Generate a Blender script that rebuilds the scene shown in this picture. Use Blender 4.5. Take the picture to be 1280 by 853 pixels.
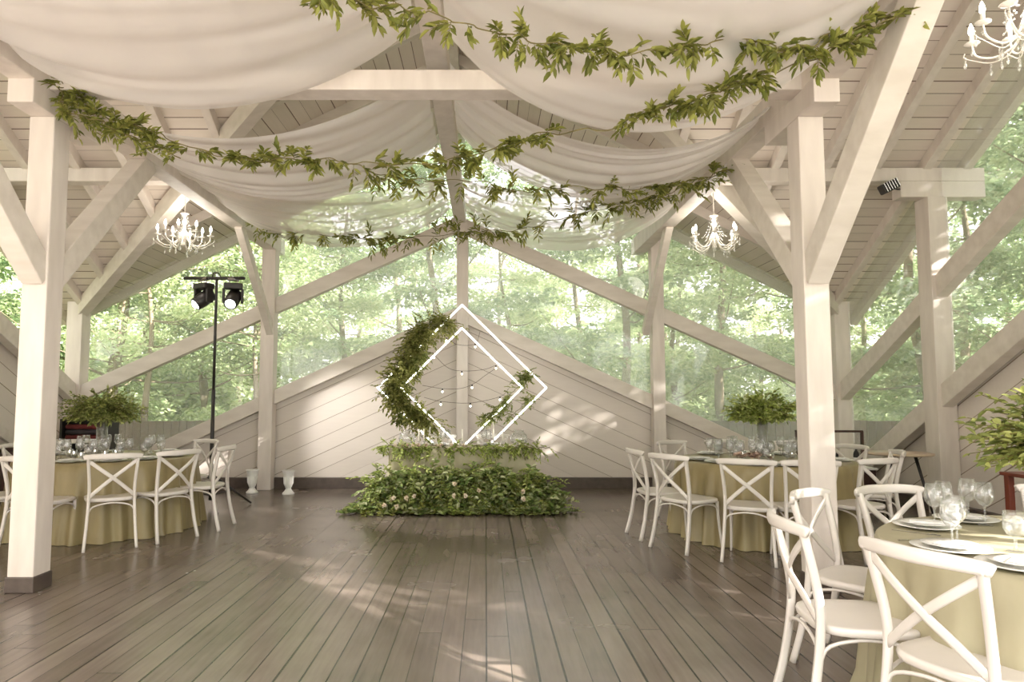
import bpy, bmesh, math, random
import numpy as np
from mathutils import Vector, Matrix

random.seed(7); rng = np.random.default_rng(7)
S = bpy.context.scene
C = S.collection
for o in list(S.objects): bpy.data.objects.remove(o)

# ------------------------------------------------------------------ camera, sky, sun, exposure
TILT = math.radians(4.2); FPX = 853.0; CX, CY = 607.0, 434.4; EYE = 1.4
cam = bpy.data.cameras.new('camera'); cam.lens = 36.0 * FPX / 1280; cam.sensor_width = 36
cam.shift_x = (640 - CX) / 1280; cam.shift_y = (CY - 426.5) / 1280; cam.clip_end = 300
camo = bpy.data.objects.new('camera', cam); C.objects.link(camo)
camo.location = (0, 0, EYE); camo.rotation_euler = (math.pi/2 + TILT, 0, 0)
S.camera = camo

W = bpy.data.worlds.new('sky'); S.world = W; W.use_nodes = True
wn = W.node_tree; bgn = wn.nodes['Background']
bgn.inputs['Color'].default_value = (1.0, 0.965, 0.972, 1); bgn.inputs['Strength'].default_value = 3.2
sun = bpy.data.lights.new('sun', 'SUN'); sun.energy = 22.0; sun.angle = math.radians(0.55); sun.color = (1, .95, .89)
suno = bpy.data.objects.new('sun', sun); C.objects.link(suno)
SUN_DIR = Vector((0.90, -0.43, 0.43)).normalized()
suno.rotation_euler = SUN_DIR.to_track_quat('Z', 'Y').to_euler(); suno.location = (20, -10, 20)
S.view_settings.view_transform = 'Standard'; S.view_settings.look = 'None'
S.view_settings.gamma = 1; S.view_settings.use_curve_mapping = False
S.view_settings.exposure = 0.45

# the room's main measures: centre line XC, back wall YB, side walls XL / XR, crossing YC
XC, XL, XR, YB, YF, YC = -0.42, -6.34, 5.50, 10.60, 0.60, 5.60
ZE, ZR = 2.90, 5.90                      # underside of the roof boards at eave corner and at ridge
SX = (ZR - ZE) / (XR - XC); SY = (ZR - ZE) / (YB - YC)
PX = (-3.34, 2.45)                       # the two rows of big posts

def pix(x, y, Y):
    "a point of the photograph at depth Y, in world metres"
    u = (x - CX) / FPX; v = -(y - CY) / FPX
    d = Vector((u, math.cos(TILT) - v*math.sin(TILT), math.sin(TILT) + v*math.cos(TILT)))
    return Vector((0, 0, EYE)) + d * (Y / d.y)

# ------------------------------------------------------------------ materials
def srgb(*c):
    return tuple(((v/255)/12.92 if v/255 <= .04045 else ((v/255 + .055)/1.055)**2.4) for v in c) + (1,)
def new_mat(name):
    m = bpy.data.materials.new(name); m.use_nodes = True
    nt = m.node_tree; return m, nt, nt.nodes['Principled BSDF']
def N(nt, t, **kw):
    n = nt.nodes.new(t)
    for k, v in kw.items(): setattr(n, k, v)
    return n
def mat(name, c1, c2=None, rough=.5, scale=6, stretch=(1, 1, 1), bump=0.0, metal=0, spec=.5, coord='Object'):
    m, nt, b = new_mat(name); L = nt.links
    b.inputs['Roughness'].default_value = rough; b.inputs['Metallic'].default_value = metal
    b.inputs['Specular IOR Level'].default_value = spec
    tc = N(nt, 'ShaderNodeTexCoord'); mp = N(nt, 'ShaderNodeMapping'); mp.inputs['Scale'].default_value = stretch
    nz = N(nt, 'ShaderNodeTexNoise'); nz.inputs['Scale'].default_value = scale; nz.inputs['Detail'].default_value = 5
    L.new(tc.outputs[coord], mp.inputs[0]); L.new(mp.outputs[0], nz.inputs['Vector'])
    cr = N(nt, 'ShaderNodeValToRGB'); cr.color_ramp.elements[0].position = .32; cr.color_ramp.elements[1].position = .7
    cr.color_ramp.elements[0].color = c1; cr.color_ramp.elements[1].color = c2 or c1
    L.new(nz.outputs['Fac'], cr.inputs[0]); L.new(cr.outputs[0], b.inputs['Base Color'])
    if bump:
        bp = N(nt, 'ShaderNodeBump'); bp.inputs['Strength'].default_value = bump; bp.inputs['Distance'].default_value = .01
        L.new(nz.outputs['Fac'], bp.inputs['Height']); L.new(bp.outputs[0], b.inputs['Normal'])
    return m
def M1(nt, op, a, b=None, c=None):
    n = N(nt, 'ShaderNodeMath', operation=op)
    for i, v in enumerate((a, b, c)):
        if v is None: continue
        if isinstance(v, (int, float)): n.inputs[i].default_value = v
        else: nt.links.new(v, n.inputs[i])
    return n.outputs[0]
def board_mat(name, c1, c2, gap_c, kind, spacing, gap=.05, rough=.5, seam=None, spec=.4, bump=.6):
    """painted or stained boards. kind: 'x','y' = boards counted along that axis (seams across),
       'dx'/'dy' = diagonal boards that follow the rake of a gable about the centre line"""
    m, nt, b = new_mat(name); L = nt.links
    tc = N(nt, 'ShaderNodeTexCoord'); sp = N(nt, 'ShaderNodeSeparateXYZ'); L.new(tc.outputs['Object'], sp.inputs[0])
    X, Y, Z = sp.outputs
    if kind == 'x': v, along = X, Y
    elif kind == 'y': v, along = Y, X
    elif kind == 'dx': v, along = M1(nt, 'ADD', Z, M1(nt, 'MULTIPLY', M1(nt, 'ABSOLUTE', M1(nt, 'SUBTRACT', X, XC)), .457)), X
    else: v, along = M1(nt, 'ADD', Z, M1(nt, 'MULTIPLY', M1(nt, 'ABSOLUTE', M1(nt, 'SUBTRACT', Y, YC)), .55)), Y
    t = M1(nt, 'DIVIDE', v, spacing); row = M1(nt, 'FLOOR', t); fr = M1(nt, 'SUBTRACT', t, row)
    wn_ = N(nt, 'ShaderNodeTexWhiteNoise', noise_dimensions='1D'); L.new(row, wn_.inputs['W'])
    gw = M1(nt, 'ADD', gap*.3, M1(nt, 'MULTIPLY', wn_.outputs['Value'], gap*1.1))
    line = M1(nt, 'LESS_THAN', fr, gw)
    row2 = row
    if seam:
        u = M1(nt, 'ADD', M1(nt, 'DIVIDE', along, seam), M1(nt, 'MULTIPLY', wn_.outputs['Value'], 7.3))
        iu = M1(nt, 'FLOOR', u); fu = M1(nt, 'SUBTRACT', u, iu)
        line = M1(nt, 'MAXIMUM', line, M1(nt, 'LESS_THAN', fu, .0035/seam*2))
        row2 = M1(nt, 'ADD', row, M1(nt, 'MULTIPLY', iu, 17.13))
    w2 = N(nt, 'ShaderNodeTexWhiteNoise', noise_dimensions='1D'); L.new(row2, w2.inputs['W'])
    mp = N(nt, 'ShaderNodeMapping'); L.new(tc.outputs['Object'], mp.inputs[0])
    mp.inputs['Scale'].default_value = (1, .08, 1) if kind == 'x' else (.15, 1, 1)
    nz = N(nt, 'ShaderNodeTexNoise'); nz.inputs['Scale'].default_value = 30; nz.inputs['Detail'].default_value = 6
    L.new(mp.outputs[0], nz.inputs['Vector'])
    nb = N(nt, 'ShaderNodeTexNoise'); nb.inputs['Scale'].default_value = 1.3; nb.inputs['Detail'].default_value = 6
    L.new(tc.outputs['Object'], nb.inputs['Vector'])
    f = M1(nt, 'ADD', M1(nt, 'MULTIPLY', w2.outputs['Value'], .25), M1(nt, 'ADD', M1(nt, 'MULTIPLY', nz.outputs['Fac'], .35), M1(nt, 'MULTIPLY', nb.outputs['Fac'], .55)))
    cr = N(nt, 'ShaderNodeValToRGB'); cr.color_ramp.elements[0].position = .3; cr.color_ramp.elements[1].position = .85
    cr.color_ramp.elements[0].color = c1; cr.color_ramp.elements[1].color = c2; L.new(f, cr.inputs[0])
    mx = N(nt, 'ShaderNodeMix', data_type='RGBA'); L.new(line, mx.inputs[0]); L.new(cr.outputs[0], mx.inputs[6]); mx.inputs[7].default_value = gap_c
    L.new(mx.outputs[2], b.inputs['Base Color'])
    b.inputs['Specular IOR Level'].default_value = spec
    rr = M1(nt, 'ADD', rough, M1(nt, 'MULTIPLY', M1(nt, 'SUBTRACT', nb.outputs['Fac'], .5), .22)); L.new(rr, b.inputs['Roughness'])
    h = M1(nt, 'SUBTRACT', M1(nt, 'MULTIPLY', nz.outputs['Fac'], .15), line)
    bp = N(nt, 'ShaderNodeBump'); bp.inputs['Strength'].default_value = bump; bp.inputs['Distance'].default_value = .004
    L.new(h, bp.inputs['Height']); L.new(bp.outputs[0], b.inputs['Normal'])
    return m
def leaf_mat(name, cols, transl=.35, rough=.5):
    m, nt, b = new_mat(name); L = nt.links
    g = N(nt, 'ShaderNodeNewGeometry'); cr = N(nt, 'ShaderNodeValToRGB'); L.new(g.outputs['Random Per Island'], cr.inputs[0])
    e = cr.color_ramp.elements
    while len(e) < len(cols): e.new(.5)
    for i, c in enumerate(cols): e[i].position = i / (len(cols)-1); e[i].color = c
    L.new(cr.outputs[0], b.inputs['Base Color']); b.inputs['Roughness'].default_value = rough
    b.inputs['Specular IOR Level'].default_value = .3
    tr = N(nt, 'ShaderNodeBsdfTranslucent'); L.new(cr.outputs[0], tr.inputs[0])
    mx = N(nt, 'ShaderNodeMixShader'); mx.inputs[0].default_value = transl
    L.new(b.outputs[0], mx.inputs[1]); L.new(tr.outputs[0], mx.inputs[2]); L.new(mx.outputs[0], nt.nodes['Material Output'].inputs[0])
    return m
def sheer_mat(name, col, open_, fold=0.0):
    m, nt, b = new_mat(name); L = nt.links
    b.inputs['Base Color'].default_value = col; b.inputs['Roughness'].default_value = .8; b.inputs['Specular IOR Level'].default_value = .1
    tr = N(nt, 'ShaderNodeBsdfTranslucent'); tr.inputs[0].default_value = col
    m1 = N(nt, 'ShaderNodeMixShader'); m1.inputs[0].default_value = .5; L.new(b.outputs[0], m1.inputs[1]); L.new(tr.outputs[0], m1.inputs[2])
    tp = N(nt, 'ShaderNodeBsdfTransparent'); m2 = N(nt, 'ShaderNodeMixShader')
    lw = N(nt, 'ShaderNodeLayerWeight'); lw.inputs[0].default_value = .35
    f = M1(nt, 'MULTIPLY', M1(nt, 'SUBTRACT', 1.0, lw.outputs['Facing']), open_)
    inv = M1(nt, 'SUBTRACT', 1.0, f); L.new(inv, m2.inputs[0])
    L.new(tp.outputs[0], m2.inputs[1]); L.new(m1.outputs[0], m2.inputs[2]); L.new(m2.outputs[0], nt.nodes['Material Output'].inputs[0])
    return m
def glass_mat(name, tint=(1, 1, 1, 1), gl=.12, white=0.0):
    m, nt, b = new_mat(name); L = nt.links; nt.nodes.remove(b)
    tp = N(nt, 'ShaderNodeBsdfTransparent'); tp.inputs[0].default_value = tint
    gs = N(nt, 'ShaderNodeBsdfGlossy'); gs.inputs['Roughness'].default_value = .03
    lw = N(nt, 'ShaderNodeLayerWeight'); lw.inputs[0].default_value = .25
    f = M1(nt, 'ADD', M1(nt, 'MULTIPLY', M1(nt, 'POWER', lw.outputs['Facing'], 1.3), .85), gl*.4)
    mx = N(nt, 'ShaderNodeMixShader'); L.new(f, mx.inputs[0]); L.new(tp.outputs[0], mx.inputs[1]); L.new(gs.outputs[0], mx.inputs[2])
    out = mx.outputs[0]
    if white:
        df = N(nt, 'ShaderNodeBsdfDiffuse'); df.inputs[0].default_value = (.85, .88, .84, 1)
        tl = N(nt, 'ShaderNodeBsdfTranslucent'); tl.inputs[0].default_value = (.85, .88, .84, 1)
        a = N(nt, 'ShaderNodeMixShader'); L.new(df.outputs[0], a.inputs[1]); L.new(tl.outputs[0], a.inputs[2])
        nz = N(nt, 'ShaderNodeTexNoise'); nz.inputs['Scale'].default_value = .35; tc = N(nt, 'ShaderNodeTexCoord'); L.new(tc.outputs['Object'], nz.inputs['Vector'])
        m3 = N(nt, 'ShaderNodeMixShader'); L.new(M1(nt, 'ADD', M1(nt, 'MULTIPLY', nz.outputs['Fac'], white*.6), white*.7), m3.inputs[0]); L.new(out, m3.inputs[1]); L.new(a.outputs[0], m3.inputs[2]); out = m3.outputs[0]
    L.new(out, nt.nodes['Material Output'].inputs[0]); return m
def emit_mat(name, col, s):
    m, nt, b = new_mat(name); b.inputs['Base Color'].default_value = col
    b.inputs['Emission Color'].default_value = col; b.inputs['Emission Strength'].default_value = s; return m

PAINT = mat('white_painted_timber', srgb(207, 196, 186), srgb(221, 211, 201), .5, 9, (1, 1, .2), .25)
PAINT2 = mat('white_painted_diagonal', srgb(206, 196, 184), srgb(220, 211, 200), .55, 9, (.3, 1, 1), .25)
ROOF_Y = board_mat('roof_boards_across', srgb(210, 198, 185), srgb(226, 215, 203), srgb(112, 90, 76), 'y', .135, .07)
ROOF_X = board_mat('roof_boards_along', srgb(210, 198, 185), srgb(226, 215, 203), srgb(112, 90, 76), 'x', .15, .06)
WALL_DX = board_mat('back_wall_boards', srgb(210, 199, 189), srgb(222, 212, 202), srgb(150, 134, 118), 'dx', .25, .032)
WALL_DY = board_mat('side_wall_boards', srgb(210, 199, 189), srgb(222, 212, 202), srgb(140, 122, 105), 'dy', .27, .045)
FLOOR = board_mat('worn_floor_boards', srgb(90, 79, 71), srgb(130, 117, 107), srgb(32, 26, 22), 'x', .132, .075, .24, seam=5.5, spec=.55, bump=.3)
BASE = mat('grey_brown_paint', srgb(74, 63, 57), srgb(90, 78, 70), .5, 12)
CHAIR = mat('white_resin', srgb(210, 203, 195), srgb(218, 211, 203), .32, 4)
CLOTH = mat('olive_cloth', srgb(128, 114, 78), srgb(156, 142, 102), .42, 5, (1, 1, .25), .1)
CLOTHP = mat('pale_sage_cloth', srgb(158, 150, 122), srgb(176, 168, 140), .6, 5, (1, 1, .3), .1)
DRAPE = sheer_mat('sheer_white_voile', srgb(240, 236, 233), .32)
DRAPE2 = sheer_mat('thin_white_voile', srgb(244, 238, 232), .55)
GLASS = glass_mat('clear_glass', (.97, .97, .97, 1), gl=.2, white=.07)
FILM = glass_mat('hazed_window_film', gl=.08, white=.23)  # window film whose white share also paints in the outdoor haze
FILM2 = glass_mat('faintly_hazed_window_film', gl=.05, white=.12)  # weaker white share, a fainter painted haze for the side bays
PORC = mat('white_porcelain', srgb(240, 238, 232), None, .35, 3)
NAPK = mat('white_linen', srgb(232, 230, 226), srgb(240, 238, 235), .8, 30, bump=.1)
SILVER = mat('polished_steel', srgb(190, 186, 180), None, .2, 3, metal=1)
BLACK = mat('black_metal', srgb(32, 28, 26), srgb(44, 38, 34), .45, 8)
BROWN = mat('dark_stained_wood', srgb(58, 36, 30), srgb(84, 54, 44), .4, 10, (1, 1, .2))
REDW = mat('red_brown_wood', srgb(96, 42, 30), srgb(124, 60, 42), .4, 10, (1, 1, .2))
TOPW = mat('pale_wood_top', srgb(186, 164, 140), srgb(204, 184, 160), .35, 8, (.2, 1, 1))
REDC = mat('red_cloth', srgb(96, 36, 36), srgb(112, 46, 44), .85, 20)
GREYC = mat('charcoal_cloth', srgb(52, 46, 50), srgb(66, 58, 60), .85, 20)
FENCE = mat('weathered_fence_wood', srgb(78, 58, 48), srgb(100, 78, 66), .8, 8, (1, 1, .1))
BARK = mat('bark', srgb(112, 98, 80), srgb(150, 136, 114), .9, 6, (1, 1, .3), .5)
STEM = mat('green_brown_stem', srgb(96, 88, 44), srgb(120, 108, 60), .6, 20)
GROUND = mat('forest_ground', srgb(92, 96, 52), srgb(132, 134, 78), .95, 1.5)
VINE = leaf_mat('ruscus_leaf', [srgb(96, 104, 46), srgb(134, 138, 66), srgb(172, 172, 92), srgb(112, 118, 56)], .45, .4)
BOUQ = leaf_mat('bouquet_leaf', [srgb(98, 110, 56), srgb(132, 142, 76), srgb(178, 182, 110), srgb(112, 120, 66)], .4)
BOUQ2 = leaf_mat('bright_bouquet_leaf', [srgb(104, 122, 52), srgb(158, 172, 84), srgb(206, 214, 138), srgb(124, 136, 70)], .4)
MOUND = leaf_mat('mound_leaf', [srgb(92, 114, 58), srgb(140, 160, 88), srgb(204, 212, 150), srgb(120, 122, 72), srgb(222, 224, 180), srgb(104, 128, 66), srgb(160, 176, 110)], .4)
TREE = [leaf_mat('forest_leaf_mid', [srgb(150, 172, 126), srgb(186, 202, 152), srgb(218, 226, 180)], .55),
        leaf_mat('forest_leaf_pale', [srgb(176, 196, 150), srgb(208, 220, 176), srgb(234, 238, 198)], .55),
        leaf_mat('forest_leaf_deep', [srgb(130, 156, 118), srgb(162, 182, 140), srgb(194, 206, 162)], .55)]  # all three paled: the misty outdoor air is put into the leaf colours
PETAL = leaf_mat('cream_petal', [srgb(236, 226, 204), srgb(228, 206, 180), srgb(240, 234, 220)], .3)
PALEG = leaf_mat('pale_green_petal', [srgb(196, 206, 146), srgb(222, 226, 180), srgb(232, 234, 204)], .3)
ROSE = leaf_mat('dusty_petal', [srgb(206, 168, 146), srgb(228, 206, 188), srgb(120, 84, 74)], .2)
WAX = mat('white_candle', srgb(240, 234, 222), None, .5, 4)
CHANDW = mat('white_enamel', srgb(240, 234, 224), None, .25, 4)
CRYSTAL = glass_mat('crystal', (.96, .95, .93, 1), gl=.6, white=.12)
BULB = emit_mat('lit_flame_bulb', (1, .93, .8, 1), 14)
LED = emit_mat('lit_white_tube', (1, .98, .95, 1), 7)
FEST = emit_mat('lit_festoon_bulb', (1, .9, .72, 1), 5)
LENS = emit_mat('lit_lens', (1, .99, 1, 1), 12)

# ------------------------------------------------------------------ object helpers
def link(o, parent=None):
    C.objects.link(o)
    if parent: o.parent = parent
    return o
def tag(o, label=None, cat=None, group=None, kind=None):
    for k, v in (('label', label), ('category', cat), ('group', group), ('kind', kind)):
        if v: o[k] = v
    return o
def empty(name, loc, rz=0, label=None, cat=None, group=None):
    o = bpy.data.objects.new(name, None); o.location = loc; o.rotation_euler = (0, 0, rz); o.empty_display_size = .1
    link(o); return tag(o, label, cat, group)
def obj(name, bm, m, parent=None, smooth=False, bevel=0, loc=None):
    me = bpy.data.meshes.new(name)
    if bevel:
        bmesh.ops.bevel(bm, geom=[e for e in bm.edges], offset=bevel, segments=2, affect='EDGES', profile=.6)
    bmesh.ops.recalc_face_normals(bm, faces=bm.faces)
    bm.to_mesh(me); bm.free()
    if smooth: me.polygons.foreach_set('use_smooth', [True]*len(me.polygons))
    for x in (m if isinstance(m, (list, tuple)) else [m]): me.materials.append(x)
    o = bpy.data.objects.new(name, me)
    if loc is not None: o.location = loc
    return link(o, parent)
def dup(root, loc, rz=0, label=None, group=None):
    r = root.copy(); C.objects.link(r); r.location = loc; r.rotation_euler = (0, 0, rz)
    if label: r['label'] = label
    if group: r['group'] = group
    for ch in list(root.children):
        c = ch.copy(); C.objects.link(c); c.parent = r
        for g in list(ch.children):
            d = g.copy(); C.objects.link(d); d.parent = c
    return r
def once(maker):
    "first call builds, later calls copy"
    store = {}
    def go(loc, rz=0, label=None, group=None):
        if 'r' not in store:
            r = store['r'] = maker(); r.location = loc; r.rotation_euler = (0, 0, rz)
            if label: r['label'] = label
            if group: r['group'] = group
            return r
        return dup(store['r'], loc, rz, label, group)
    return go
def box(bm, lo, hi):
    a = [bm.verts.new((x, y, z)) for x in (lo[0], hi[0]) for y in (lo[1], hi[1]) for z in (lo[2], hi[2])]
    for f in ((0, 1, 3, 2), (4, 6, 7, 5), (0, 4, 5, 1), (2, 3, 7, 6), (0, 2, 6, 4), (1, 5, 7, 3)): bm.faces.new([a[i] for i in f])
    return a
def beam(bm, p0, p1, w, h, up=(0, 0, 1)):
    p0, p1 = Vector(p0), Vector(p1); d = (p1-p0).normalized(); s = d.cross(Vector(up)).normalized(); u = s.cross(d)
    a = [bm.verts.new(p + s*(i*w/2) + u*(j*h/2)) for p in (p0, p1) for i, j in ((-1, -1), (1, -1), (1, 1), (-1, 1))]
    for f in ((3, 2, 1, 0), (4, 5, 6, 7), (0, 1, 5, 4), (1, 2, 6, 5), (2, 3, 7, 6), (3, 0, 4, 7)): bm.faces.new([a[i] for i in f])
def sweep(bm, pts, w, h=None, up=(0, 0, 1), n=8, cap=True):
    "tube (h None; w radius or list) or flat bar (w x h) along a polyline"
    pts = [Vector(p) for p in pts]; rings = []
    flat = h is not None
    for i, p in enumerate(pts):
        d = (pts[min(i+1, len(pts)-1)] - pts[max(i-1, 0)]).normalized(); u0 = Vector(up)
        if abs(d.dot(u0)) > .95: u0 = Vector((1, 0, 0)) if abs(d.x) < .9 else Vector((0, 1, 0))
        s = d.cross(u0).normalized(); u = s.cross(d)
        wi = w[i] if isinstance(w, (list, tuple)) else w
        if flat:
            hi = h[i] if isinstance(h, (list, tuple)) else h
            c = .25
            prof = [(-.5, -.5+c), (-.5, .5-c), (-.5+c*.6, .5), (.5-c*.6, .5), (.5, .5-c), (.5, -.5+c), (.5-c*.6, -.5), (-.5+c*.6, -.5)]
            rings.append([bm.verts.new(p + s*a*wi + u*b*hi) for a, b in prof])
        else:
            rings.append([bm.verts.new(p + s*math.cos(2*math.pi*k/n)*wi + u*math.sin(2*math.pi*k/n)*wi) for k in range(n)])
    for a, b in zip(rings, rings[1:]):
        k = len(a)
        for i in range(k): bm.faces.new((a[i], a[(i+1) % k], b[(i+1) % k], b[i]))
    if cap: bm.faces.new(rings[0][::-1]); bm.faces.new(rings[-1])
def lathe(bm, prof, n=20, c=(0, 0, 0), close=False):
    rings = []
    for r, z in prof:
        if r < 1e-5: rings.append([bm.verts.new((c[0], c[1], c[2]+z))])
        else: rings.append([bm.verts.new((c[0]+r*math.cos(2*math.pi*k/n), c[1]+r*math.sin(2*math.pi*k/n), c[2]+z)) for k in range(n)])
    for a, b in zip(rings, rings[1:]):
        for i in range(n):
            j = (i+1) % n
            if len(a) == 1 and len(b) == 1: continue
            if len(a) == 1: bm.faces.new((a[0], b[i], b[j]))
            elif len(b) == 1: bm.faces.new((a[i], a[j], b[0]))
            else: bm.faces.new((a[i], a[j], b[j], b[i]))
def ball(bm, c, r, sc=(1, 1, 1), u=8, v=6):
    bmesh.ops.create_uvsphere(bm, u_segments=u, v_segments=v, radius=1, matrix=Matrix.Translation(c) @ Matrix.Diagonal((r*sc[0], r*sc[1], r*sc[2], 1)))
def spline(pts, n=12):
    "Catmull-Rom through the points"
    P = [Vector(p) for p in pts]; P = [P[0]*2-P[1]] + P + [P[-1]*2-P[-2]]; out = []
    for i in range(1, len(P)-2):
        for k in range(n):
            t = k/n
            out.append(.5*((2*P[i]) + (P[i+1]-P[i-1])*t + (2*P[i-1]-5*P[i]+4*P[i+1]-P[i+2])*t*t + (3*P[i]-P[i-1]-3*P[i+1]+P[i+2])*t**3))
    out.append(P[-2]); return out
def prism(bm, poly, off):
    "polygon (3D points) extruded by vector off"
    a = [bm.verts.new(p) for p in poly]; b = [bm.verts.new(Vector(p)+Vector(off)) for p in poly]; n = len(a)
    bm.faces.new(a); bm.faces.new(b[::-1])
    for i in range(n): bm.faces.new((a[i], b[i], b[(i+1) % n], a[(i+1) % n]))

def unit(a): return a / np.maximum(np.linalg.norm(a, axis=1, keepdims=True), 1e-9)
def leaf_mesh(name, P, D, Nn, L, Wd, m, fold=.25):
    "one six-cornered folded leaf blade per row"
    P, D, Nn = np.asarray(P, float), unit(np.asarray(D, float)), np.asarray(Nn, float)
    L = np.broadcast_to(np.asarray(L, float), (len(P),))[:, None]; Wd = np.broadcast_to(np.asarray(Wd, float), (len(P),))[:, None]
    s = unit(np.cross(D, Nn)); n = np.cross(s, D)
    lift = n*Wd*fold; droop = n*L*.12
    V = np.stack([P, P+D*L*.32-s*Wd*.5+lift, P+D*L*.68-s*Wd*.4+lift-droop*.4, P+D*L-droop, P+D*L*.68+s*Wd*.4+lift-droop*.4, P+D*L*.32+s*Wd*.5+lift], 1).reshape(-1, 3)
    k = len(P); base = np.arange(k)[:, None]*6
    F = np.concatenate([base+np.array([0, 3, 2, 1]), base+np.array([0, 5, 4, 3])], 1).reshape(-1)
    me = bpy.data.meshes.new(name); me.vertices.add(len(V)); me.vertices.foreach_set('co', V.ravel())
    me.loops.add(len(F)); me.loops.foreach_set('vertex_index', F.astype(np.int32))
    me.polygons.add(2*k); me.polygons.foreach_set('loop_start', np.arange(0, 8*k, 4, dtype=np.int32)); me.polygons.foreach_set('loop_total', np.full(2*k, 4, np.int32))
    me.update(calc_edges=True); me.materials.append(m); return me
def leaf_obj(name, data, m, parent=None, fold=.25):
    o = bpy.data.objects.new(name, leaf_mesh(name, *data, m, fold)); return link(o, parent)
def rdir(n): return unit(rng.normal(size=(n, 3)))

trim_no = [0]
def trim(bm, m=PAINT, bevel=.008, label=None):
    trim_no[0] += 1
    return tag(obj('trim_%d' % trim_no[0], bm, m, bevel=bevel), label, None, None, 'structure')
def timber(name, label, cat, parts, m=PAINT, group=None, bevel=.01):
    "one timber built of one straight piece: p0, p1, w, h, up"
    bm = bmesh.new()
    beam(bm, *parts)
    return tag(obj(name, bm, m, bevel=bevel), label, cat, group)

# ------------------------------------------------------------------ floor, walls, roof
bm = bmesh.new(); box(bm, (XL-.15, YF-1.4, -.12), (XR+.15, YB+.15, 0)); tag(obj('floor', bm, FLOOR), kind='structure')

def capz(x): return 2.80 - .457*abs(x-XC)          # top of the back wall's boarding
def zroofx(x): return ZE + SX*(XR-XC-abs(x-XC))
def zroofy(y): return ZE + SY*(YB-YC-abs(y-YC))
WY = YB + .11
bm = bmesh.new()
prism(bm, [(XL, WY, 0), (XR, WY, 0), (XR, WY, capz(XR)-.04), (XC, WY, capz(XC)-.04), (XL, WY, capz(XL)-.04)], (0, .06, 0))
tag(obj('wall_back', bm, WALL_DX), kind='structure')
def capr(y): return 2.95 - .56*abs(y-YC)           # right wall boarding
def capl(y): return 4.15 - .53*abs(y-YC)           # left wall boarding stands higher
for nm, X, t, f in (('wall_right', XR+.125, .06, capr), ('wall_left', XL-.125, -.06, capl)):
    bm = bmesh.new()
    prism(bm, [(X, YF, 0), (X, YB+.16, 0), (X, YB+.16, max(.05, f(YB)-.04)), (X, YC, f(YC)-.04), (X, YF, max(.05, f(YF)-.04))], (t, 0, 0))
    tag(obj(nm, bm, WALL_DY), kind='structure')
# baseboards
bm = bmesh.new(); box(bm, (XL, WY-.09, 0), (XR, WY-.005, .165)); tag(obj('baseboard_back', bm, BASE, bevel=.006), kind='structure')
bm = bmesh.new(); box(bm, (XR+.03, YF, 0), (XR+.12, WY-.05, .13)); tag(obj('baseboard_right', bm, BASE, bevel=.006), kind='structure')
bm = bmesh.new(); box(bm, (XL-.12, YF, 0), (XL-.03, WY-.05, .13)); tag(obj('baseboard_left', bm, BASE, bevel=.006), kind='structure')
# raking caps and raking beams of the back wall
for s, xe in ((-1, XL), (1, XR)):
    bm = bmesh.new(); beam(bm, (XC, YB, capz(XC)-.10), (xe, YB, capz(xe)-.10), .14, .20); trim(bm, PAINT2)
    bm = bmesh.new(); beam(bm, (XC, YB-.02, 4.12), (xe, YB-.02, 1.42), .14, .22); trim(bm, PAINT2)
for s, ye in ((-1, YF), (1, YB)):
    bm = bmesh.new(); beam(bm, (XR, YC, capr(YC)-.1), (XR, ye, capr(ye)-.1), .14, .24); trim(bm, PAINT2)
    bm = bmesh.new(); beam(bm, (XR, YC, 4.12), (XR, ye, 1.42), .14, .24); trim(bm, PAINT2)
    bm = bmesh.new(); beam(bm, (XL, YC, capl(YC)-.1), (XL, ye, capl(ye)-.1), .14, .24); trim(bm, PAINT2)
    bm = bmesh.new(); beam(bm, (XL-.09, YC, 2.9), (XL-.09, ye, .12), .05, .14); trim(bm, PAINT2)

# posts of the walls
def post(x, y, w, z, label, d=None, name='wooden_post'):
    d = d or w
    bm = bmesh.new(); box(bm, (x-w/2, y-d/2, 0), (x+w/2, y+d/2, z))
    return tag(obj(name, bm, PAINT, bevel=.012), label, 'post')
post(XC+.06, YB-.03, .18, 4.14, 'white post on the centre line of the back wall, behind the lit diamond frame')
post(-3.36, YB-.05, .21, 4.3, 'white post of the back wall right of the black light stand')
post(2.66, YB-.05, .19, 4.3, 'white back wall post behind the chairs left of the right round table')
post(XL, YB-.02, .24, ZE-.02, 'white corner post at the far left corner, above the left leafy centrepiece')
post(XR+.00, YB-.02, .24, ZE-.02, 'white corner post at the far right corner, just right of the big right post')
post(XR, 8.28, .24, 3.845, 'white post in the right side wall under the stepped corbel', .26)
post(XL, 8.28, .24, 3.845, 'white post in the left side wall hidden behind the big left post', .26)
post(XR, YC, .24, ZR-.35, 'white ridge post in the middle of the right side wall')
post(XL, YC, .24, ZR-.35, 'white ridge post in the middle of the left side wall')
for i, (x, w) in enumerate(((XL, 'left'), (XR, 'right'))):
    post(x, YF+.1, .24, ZE-.02, 'white corner post at the near %s corner' % w)
    post(x, 2.9, .24, 3.845, 'white post in the near half of the %s side wall' % w)

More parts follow.
